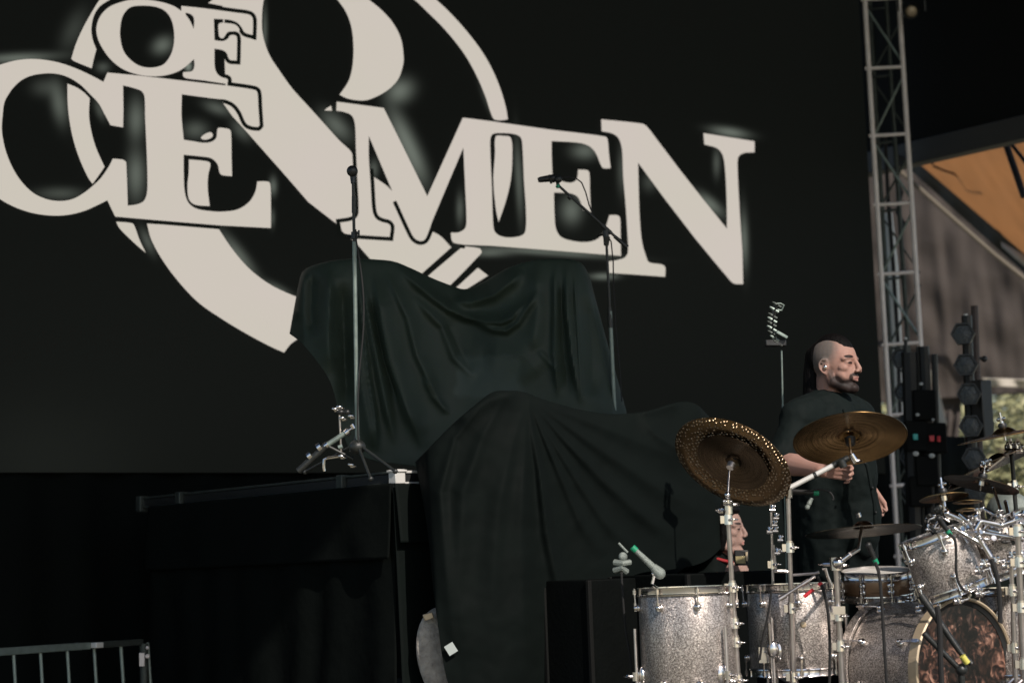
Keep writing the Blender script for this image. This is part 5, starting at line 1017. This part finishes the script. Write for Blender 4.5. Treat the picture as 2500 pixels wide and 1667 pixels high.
def head_prims(b, H, jaw=1.0):
    def V(x, y, z): return H+Vector((x, y, z))
    b.sph(V(-.012, 0, .030), (.100, .076, .100), 28, 18); b.sph(V(.02, 0, .028), (.074, .066, .078), 24, 14); b.sph(V(.034, 0, -.032), (.060, .056, .085), 24, 16)
    for s_ in (-1, 1):
        b.chain([V(-.004, s_*.060, -.035), V(.010, s_*.056, -.075), V(.062, s_*.020, -.104)], [.020, .021, .019])
        b.sph(V(.056, s_*.040, -.018), (.026, .022, .020)); b.sph(V(.044, s_*.044, -.050), (.026, .017, .034))
        b.chain([V(.090, s_*.010, .022), V(.083, s_*.034, .025), V(.066, s_*.052, .020)], [.0095, .010, .009])
        b.sph(V(.107, s_*.0125, -.034), (.0105, .0075, .0075))
        ex, ey, ez = -.008, s_*.078, -.012
        pts = [V(ex+.014*math.cos(t)-.004, ey+s_*(.006 if math.cos(t) < 0 else .0), ez+.030*math.sin(t)+.002) for t in np.linspace(-2.2, 2.2+.4, 12)]
        b.path([V(ex+.012, ey-s_*.004, ez+.020), V(ex+.006, ey, ez+.032), V(ex-.010, ey+s_*.006, ez+.034), V(ex-.022, ey+s_*.010, ez+.018), V(ex-.020, ey+s_*.010, ez-.004), V(ex-.008, ey+s_*.005, ez-.022), V(ex+.006, ey-s_*.001, ez-.030), V(ex+.012, ey-s_*.004, ez-.022)], [.0045, .0055, .0055, .0055, .005, .005, .0065, .005], 8)
        b.sph(V(ex-.002, ey-s_*.002, ez), (.018, .006, .028)); b.sph(V(ex+.012, ey-s_*.002, ez-.004), (.006, .006, .008))
        b.sph(V(.0735, s_*.031, .002), (.0165, .0175, .0125))       # eyeball under lids
        b.chain([V(.087, s_*.018, .006), V(.0885, s_*.031, .0095), V(.080, s_*.045, .004)], [.0035, .004, .0035])
        b.chain([V(.087, s_*.018, -.002), V(.086, s_*.031, -.007), V(.079, s_*.044, -.002)], [.0035, .0035, .0035])
    b.chain([V(.088, 0, .022), V(.101, 0, .002), V(.112, 0, -.024)], [.0085, .0090, .0115]); b.sph(V(.106, 0, -.032), (.011, .010, .008))
    b.sph(V(.078, 0, -.052), (.022, .030, .020)); b.chain([V(.086, -.022, -.062), V(.0985, -.006, -.0565), V(.0985, .006, -.0565), V(.086, .022, -.062)], [.004, .0062, .0062, .004])
    b.chain([V(.086, -.021, -.066), V(.097, 0, -.0725), V(.086, .021, -.066)], [.004, .0072, .004])
    b.sph(V(.076, 0, -.104), (.024*jaw, .027, .020*jaw)); b.sph(V(.045, 0, -.090), (.045, .040, .026))
    b.chain([V(-.030, 0, -.055), V(-.040, 0, -.125), V(-.048, 0, -.20)], [.060, .057, .066])
def hand_prims(b, wrist, d, palmn, curl=.6, side=1, s=1.0):
    """palm, five fingers with two bends, thumb leaving the side of the palm"""
    d = Vector(d).normalized(); n_ = Vector(palmn).normalized(); n_ = (n_-d*n_.dot(d)).normalized(); w_ = d.cross(n_)*side
    pc = wrist+d*.045*s
    for k in (-1, -.33, .33, 1): b.capsule(wrist+w_*k*.018*s+d*.01, wrist+d*.085*s+w_*k*.030*s, .014*s, .0115*s, 10)
    for k, (o_, ln, r_) in enumerate(((.031, .074, .0088), (.0105, .082, .0092), (-.0105, .077, .0088), (-.031, .062, .0078))):
        p = wrist+d*.088*s+w_*o_*s; a = curl*(1+.12*k); pts = [p]; ang = a*.55; L3 = [ln*.46, ln*.30, ln*.24]
        for q_ in L3: pts.append(pts[-1]+(d*math.cos(ang)+n_*math.sin(ang))*q_*s); ang += a
        b.chain(pts, [r_*s, r_*.95*s, r_*.9*s, r_*.78*s])
    p = wrist+d*.028*s+w_*.030*s; b.chain([p, p+(d*.6+w_*.6+n_*.3).normalized()*.036*s, p+(d*.6+w_*.6+n_*.3).normalized()*.036*s+(d*.8+w_*.05+n_*.55).normalized()*.030*s, p+(d*.6+w_*.6+n_*.3).normalized()*.036*s+(d*.8+w_*.05+n_*.55).normalized()*.052*s], [.014*s, .0105*s, .0095*s, .008*s])
class Person:
    def __init__(s, feet, yaw, label, group=None):
        s.f = (CR*math.cos(yaw)+BACK*math.sin(yaw)); s.f = Vector((s.f.x, s.f.y, 0)).normalized(); s.l = UP.cross(s.f)
        s.rot = Matrix((s.f, s.l, UP)).transposed(); s.o = thing('person', feet, label, 'person', group); s.o.rotation_euler = s.rot.to_euler(); s.inv = s.rot.transposed(); s.base = Vector(feet)
    def loc(s, px, py, d): return s.inv @ (W(px, py, d)-s.base)
    def vec(s, v): return s.inv @ Vector(v)
    def part(s, name, b, mt, vox=None, smooth=4, parent=None, **k):
        o = b.build(name, mt, local=True, **k); o.parent = parent or s.o
        if vox: remesh(o, vox, smooth)
        return o
q = W(2045, 1400, 8.75)
P1 = Person((q.x, q.y, DECK), R(38), 'standing man in black shirt with shaved sides, dark beard and long black hair, facing right')
lc = P1.loc; H1 = lc(2040, 892, 8.7)
hm = lambda x, y, z: tuple(H1+Vector((x, y, z)))
DK = (.010, .007, .0065)
st_ = [(hm(-.038, 0, .052), (.105, .12, .094), .22, (.100, .093, .085), .92, .10), (hm(-.045, 0, .0), (.045, .12, .07), .3, (.10, .085, .075), .8, .1)]
beard_and_shade = [(hm(.060, 0, -.098), (.064, .09, .044), .28, DK, .97, .15), (hm(.030, -.05, -.075), (.046, .06, .036), .4, DK, .96, .18), (hm(.012, -.07, -.040), (.016, .05, .038), .6, DK, .8, .3), (hm(.012, .07, -.040), (.016, .05, .038), .6, DK, .8, .3),
       (hm(.096, 0, -.047), (.026, .034, .0110), .3, DK, .97, .12), (hm(.085, .026, -.060), (.012, .010, .018), .4, DK, .9, .2), (hm(.085, -.026, -.060), (.012, .010, .018), .4, DK, .9, .2),
       (hm(.098, 0, -.0645), (.012, .023, .0105), .4, (.30, .14, .12), .95), (hm(.096, 0, -.0645), (.02, .021, .0016), .5, (.10, .03, .03), .9),
       
       (hm(.084, -.035, .0285), (.026, .027, .0085), .3, DK, .96, .12), (hm(.084, .035, .0285), (.026, .027, .0085), .3, DK, .96, .12), (hm(.083, -.026, .017), (.016, .016, .012), .9, (.16, .075, .06), .7), (hm(.083, .026, .017), (.016, .016, .012), .9, (.16, .075, .06), .7),  # brows, then soft dark ovals: eye socket shade put into the skin colour
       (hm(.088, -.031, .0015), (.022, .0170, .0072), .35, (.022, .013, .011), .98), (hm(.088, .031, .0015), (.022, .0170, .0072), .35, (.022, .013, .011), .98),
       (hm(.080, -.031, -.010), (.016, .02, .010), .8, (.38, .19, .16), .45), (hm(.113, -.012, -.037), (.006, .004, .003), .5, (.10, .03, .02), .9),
       (hm(-.006, -.085, -.010), (.009, .012, .013), .5, (.12, .05, .04), .8), (hm(-.02, 0, -.17), (.07, .09, .055), .5, (.20, .11, .09), .6)]  # dark ear hollow and neck: shade put into the skin colour
M['skin1'] = skinmat('skin_bearded_man', beard_and_shade, st_, skin=(.33, .205, .165), red=(.30, .165, .13))
b = MB(); head_prims(b, H1, 1.15)
SR, SL = lc(1948, 1022, 8.52), lc(2098, 1018, 8.88); nk = H1+Vector((-.045, 0, -.20))
tor = [lc(2022, 1012, 8.70), lc(2026, 1090, 8.70), lc(2030, 1190, 8.70), lc(2038, 1300, 8.70), lc(2042, 1390, 8.70)]
b.chain(tor, [.10, .140, .150, .155, .145]); b.chain([nk, tor[0]], [.06, .10]); b.chain([SR, tor[0], SL], [.060, .09, .060])
EL, WR = lc(1908, 1128, 8.42), lc(2003, 1147, 8.22); b.chain([SR, EL, lerp(EL, WR, .35), WR], [.052, .044, .046, .027])
EL2, WR2 = lc(2082, 1140, 9.0), lc(2122, 1192, 8.84); b.chain([SL, EL2, WR2], [.052, .040, .027])
hand_prims(b, WR, P1.vec(CR*.95-UP*.05+BACK*.2), P1.vec(-UP*.4+BACK*.7), .75, side=-1)
hand_prims(b, WR2, P1.vec(-UP*.9+CR*.42), P1.vec(BACK*.6-CR*.4), .7, side=1)
hipz = tor[-1].z-.02
for s_ in (-1, 1): b.chain([Vector((tor[-1].x, s_*.09, hipz)), Vector((.02, s_*.11, hipz*.5)), Vector((-.03, s_*.12, .08))], [.09, .062, .042]); b.chain([Vector((-.04, s_*.12, .04)), Vector((.12, s_*.13, .03))], [.042, .032])
P1.part('body', b, 'skin1', .0042, 3)
b = MB(); b.chain([nk+Vector((-.012, 0, -.012)), lc(2018, 1022, 8.70)]+[t_+Vector((0, 0, 0)) for t_ in tor[1:]], [.068, .122, .160, .170, .178, .175])
b.chain([SR+Vector((0, -.01, .0)), tor[0]+Vector((-.01, 0, 0)), SL], [.078, .118, .078]); b.chain([nk+Vector((-.01, -.02, 0)), lerp(nk, SR, .5)+Vector((0, 0, .012)), SR], [.075, .074, .076]); b.chain([nk+Vector((-.01, .02, 0)), lerp(nk, SL, .5)+Vector((0, 0, .012)), SL], [.075, .074, .076]); b.chain([SR, lerp(SR, EL, .5), lerp(SR, EL, .92)], [.074, .070, .068]); b.chain([SL, lerp(SL, EL2, .6), EL2], [.072, .062, .060])
b.sph(lc(2072, 1150, 8.6), (.13, .11, .20)); b.sph(lc(2084, 1260, 8.6), (.12, .11, .2))
sh = P1.part('shirt', b, 'shirt', .009, 6)
tx = bpy.data.textures.new('cloth_creases', 'CLOUDS'); tx.noise_scale = .16; tx.noise_depth = 3
dm = sh.modifiers.new('creases', 'DISPLACE'); dm.texture = tx; dm.strength = .026; dm.mid_level = .5
tx2 = bpy.data.textures.new('fine_creases', 'CLOUDS'); tx2.noise_scale = .06; dm = sh.modifiers.new('fine', 'DISPLACE'); dm.texture = tx2; dm.strength = .014; dm.mid_level = .5
b = MB(); cpts = [nk+Vector((.078*math.cos(t)+.004, .078*math.sin(t), .045-.036*math.cos(t))) for t in np.linspace(.35, 2*math.pi-.35, 22)]
b.path(cpts, [.016]*22, 8); b.path([c_+Vector((.012*math.cos(k_), .012*math.sin(k_), -.022)) for k_, c_ in enumerate(cpts)] if False else [c_-Vector((0, 0, .02)) for c_ in cpts], [.017]*22, 8); cl_o = P1.part('collar', b, 'shirt', .005, 3)
b = MB(); b.path([lc(2060, 1000, 8.52), lc(2085, 1060, 8.44), lc(2118, 1140, 8.38), lc(2135, 1230, 8.37), lc(2138, 1300, 8.37)], .008, 8); P1.part('placket', b, 'shirt', None)
b = MB()
for (x, y) in ((2112, 1130), (2130, 1190), (2138, 1250)): b.sph(lc(x, y, 8.36), .005, 8, 6)
P1.part('shirt_buttons', b, 'black')
# hair: dark top swept back plus long hair down the back
b = MB()
b.chain([H1+Vector((-.095, 0, .05)), H1+Vector((-.105, 0, -.03)), H1+Vector((-.105, -.005, -.11)), H1+Vector((-.105, -.01, -.20)), H1+Vector((-.115, -.015, -.28)), H1+Vector((-.12, -.01, -.36))], [.044, .048, .052, .054, .046, .03])
b.sph(H1+Vector((-.012, 0, .043)), (.0985, .066, .0955), 32, 20); b.sph(H1+Vector((-.075, 0, .035)), (.050, .060, .075), 20, 14); hr = P1.part('hair', b, 'hair', .004, 2)
b = MB(); b.sph(H1+Vector((-.002, -.086, -.012)), (.008, .006, .011)); P1.part('ear_monitor', b, 'chrome')
b = MB()
for s_ in (-1, 1): b.chain([Vector((-.05, s_*.12, .045)), Vector((.16, s_*.13, .04))], [.05, .042])
P1.part('shoes', b, 'black', .01, 2)
b = MB(); b.chain([tor[-1]+Vector((0, 0, .04)), Vector((tor[-1].x, 0, hipz-.05))], [.175, .17])
for s_ in (-1, 1): b.chain([Vector((tor[-1].x, s_*.09, hipz)), Vector((.02, s_*.11, hipz*.5)), Vector((-.03, s_*.12, .10))], [.11, .085, .065])
P1.part('trousers', b, 'cloth2', .012, 3)
# crouching person behind the case
q = W(1748, 1400, 10.15)
P2 = Person((q.x, q.y, DECK), R(20), 'crouching person in black with dark hair and red neckband, seen behind the chrome stand')
lc = P2.loc; H2 = lc(1765, 1294, 9.95)
hm2 = lambda x, y, z: tuple(H2+Vector((x, y, z)))
face_and_shade = [(hm2(.098, 0, -.0645), (.012, .021, .010), .4, (.48, .22, .19), .9), (hm2(.096, 0, -.0645), (.02, .02, .0014), .5, (.12, .04, .03), .9), (hm2(.084, -.035, .0285), (.026, .026, .0075), .3, DK, .95, .1), (hm2(.084, .035, .0285), (.026, .026, .0075), .3, DK, .95, .1),
       (hm2(.088, -.031, .0015), (.020, .0165, .0066), .35, (.03, .02, .018), .97), (hm2(.088, .031, .0015), (.020, .0165, .0066), .35, (.03, .02, .018), .97), (hm2(-.01, -.05, -.05), (.04, .06, .08), .5, (.16, .08, .065), .6)]  # last oval darkens the near cheek, shade put into the skin colour
M['skin2'] = skinmat('skin_crouching_person', face_and_shade, [], skin=(.28, .19, .16), red=(.26, .16, .13))
b = MB(); head_prims(b, H2, .95); nk = H2+Vector((-.045, 0, -.20)); t0 = nk+Vector((-.03, 0, -.08)); t1_ = Vector((-.16, 0, .42))
b.chain([nk, t0, lerp(t0, t1_, .4), t1_], [.06, .11, .15, .15]); s1, s2 = t0+Vector((-.0, -.17, 0)), t0+Vector((0, .17, 0)); b.chain([s1, t0, s2], [.06, .08, .06])
w1, w2 = lc(1772, 1412, 9.68), lc(1818, 1440, 9.82)
b.chain([s1, s1+Vector((.08, -.04, -.22)), w1], [.05, .042, .027]); b.chain([s2, s2+Vector((.10, .03, -.22)), w2], [.05, .042, .027])
hand_prims(b, w1, P2.vec(CR*.7+UP*.45), P2.vec(-BACK*.5+CR*.5), .9, side=1, s=.95); hand_prims(b, w2, P2.vec(UP*.6-CR*.1), P2.vec(-CR*.5), .9, side=-1, s=.95)
for s_ in (-1, 1): b.chain([Vector((-.12, s_*.10, .38)), Vector((.20, s_*.15, .48)), Vector((-.02, s_*.14, .08)), Vector((.14, s_*.15, .04))], [.10, .07, .045, .038])
P2.part('body', b, 'skin2', .0048, 3)
b = MB(); b.chain([nk+Vector((-.010, -.012, .058)), t0, lerp(t0, t1_, .4), t1_], [.068, .125, .17, .17]); b.chain([s1, t0, s2], [.078, .10, .078]); b.chain([s1, s1+Vector((.08, -.04, -.22)), lerp(s1+Vector((.08, -.04, -.22)), w1, .85)], [.072, .060, .045]); b.chain([s2, s2+Vector((.10, .03, -.22)), lerp(s2+Vector((.10, .03, -.22)), w2, .85)], [.072, .060, .045])
j2 = P2.part('jacket', b, 'cloth2', .01, 4); dm = j2.modifiers.new('creases', 'DISPLACE'); dm.texture = tx; dm.strength = .04; dm.mid_level = .5
b = MB()
for s_ in (-1, 1): b.chain([Vector((-.12, s_*.10, .38)), Vector((.20, s_*.15, .48)), Vector((-.02, s_*.14, .10))], [.12, .09, .06])
P2.part('trousers', b, 'cloth2', .012, 3)
b = MB(); b.path([nk+Vector((.062*math.cos(t)+.02, .062*math.sin(t), .065-.02*math.cos(t))) for t in np.linspace(0, 2*math.pi, 26)], .008, 8); P2.part('neckband', b, mat('dull_red_cloth', (.28, .012, .015), .7))
b = MB(); b.sph(H2+Vector((-.026, 0, .042)), (.098, .080, .094), 24, 16); b.sph(H2+Vector((-.022, 0, .047)), (.102, .082, .097), 28, 18); b.sph(H2+Vector((.030, 0, .096)), (.060, .062, .030), 20, 12)
b.chain([H2+Vector((-.03, -.066, .02)), H2+Vector((-.04, -.062, -.05)), H2+Vector((-.075, -.03, -.13))], [.030, .026, .04]); b.chain([H2+Vector((-.09, .0, .0)), H2+Vector((-.095, 0, -.12))], [.06, .055]); b.chain([H2+Vector((.025, -.068, .05)), H2+Vector((.020, -.072, -.02)), H2+Vector((.002, -.068, -.085))], [.022, .022, .022]); b.chain([H2+Vector((.03, -.062, .06)), H2+Vector((.012, -.070, .01)), H2+Vector((.004, -.068, -.035))], [.018, .014, .008])  # near-side locks added over the cheek to darken it
P2.part('hair', b, 'hair', .0045, 2)
cm = thing('camera_viewer', W(1811, 1361, 9.6), 'small dark boxy device with a golden panel held by the crouching person', 'camera')
b = MB(); b.box(W(1810, 1361, 9.6), .063, .04, .072, (CR, -BACK, UP)); b.build('body', 'black', cm, bevel=.004)
b = MB(); b.box(W(1808, 1366, 9.572), .046, .004, .034, (CR, -BACK, UP)); b.build('screen', mat('golden_panel', (.32, .27, .14), .3, .2, nscale=30), cm, bevel=.001)
b = MB(); b.box(W(1823, 1358, 9.572), .010, .006, .042, (CR, -BACK, UP)); b.build('grip_strip', 'hoopwood', cm, bevel=.001)

# seated drummer, almost wholly hidden behind the rack toms
q = W(2475, 1400, 8.9)
P3 = Person((q.x, q.y, DECK), R(60), 'seated person in grey cap, only a sliver of face showing between the rack tom fittings')
lc = P3.loc; H3 = lc(2470, 1282, 8.75)
b = MB(); head_prims(b, H3, 1.0); nk = H3+Vector((-.045, 0, -.20)); t0 = nk+Vector((-.02, 0, -.08)); t1_ = Vector((-.10, 0, t0.z-.34))
b.chain([nk, t0, t1_], [.06, .12, .15]); s1, s2 = t0+Vector((0, -.17, 0)), t0+Vector((0, .17, 0)); b.chain([s1, t0, s2], [.06, .09, .06])
for sh_, s_ in ((s1, -1), (s2, 1)):
    e_ = sh_+Vector((.04, s_*.05, -.26)); w_ = e_+Vector((.22, -s_*.05, .02)); b.chain([sh_, e_, w_], [.05, .042, .027]); hand_prims(b, w_, (1, -s_*.2, -.1), (0, 0, -1), .8, side=s_)
    b.chain([Vector((-.10, s_*.10, t1_.z)), Vector((.28, s_*.16, t1_.z-.02)), Vector((.26, s_*.15, .08)), Vector((.38, s_*.16, .04))], [.10, .07, .045, .038])
P3.part('body', b, skinmat('skin_drummer', [], [], skin=(.40, .25, .21), red=(.38, .20, .17)), .006, 3)
b = MB(); b.chain([nk+Vector((-.01, 0, -.03)), t0, t1_], [.075, .14, .17]); b.chain([s1, t0, s2], [.078, .11, .078])
for sh_, s_ in ((s1, -1), (s2, 1)): b.chain([sh_, sh_+Vector((.02, s_*.025, -.15))], [.075, .068])
P3.part('shirt', b, 'cloth2', .012, 4)
b = MB()
for s_ in (-1, 1): b.chain([Vector((-.10, s_*.10, t1_.z)), Vector((.28, s_*.16, t1_.z-.02)), Vector((.26, s_*.15, .10))], [.12, .09, .065])
P3.part('trousers', b, 'cloth2', .012, 3)
b = MB(); b.sph(H3+Vector((-.012, 0, .058)), (.108, .086, .088), 24, 16); b.sph(H3+Vector((.10, 0, .062)), (.06, .062, .010), 20, 8); P3.part('cap', b, 'greymic', .005, 2)
st3 = thing('drum_throne', Vector((q.x, q.y, DECK)), 'round black drum stool under the seated person', 'stool'); c3 = P3.rot @ Vector((-.10, 0, t1_.z-.16))+Vector((q.x, q.y, DECK))
b = MB(); b.lathe(c3-UP*.06, UP, [(.0, .0), (.15, .0), (.17, .02), (.17, .06), (.14, .08), (.0, .08)], 32, closed=False); b.build('seat', 'black', st3)
b = MB(); b.tube(Vector((c3.x, c3.y, DECK+.1)), c3-UP*.06, .015); b.build('post', 'steel', st3)
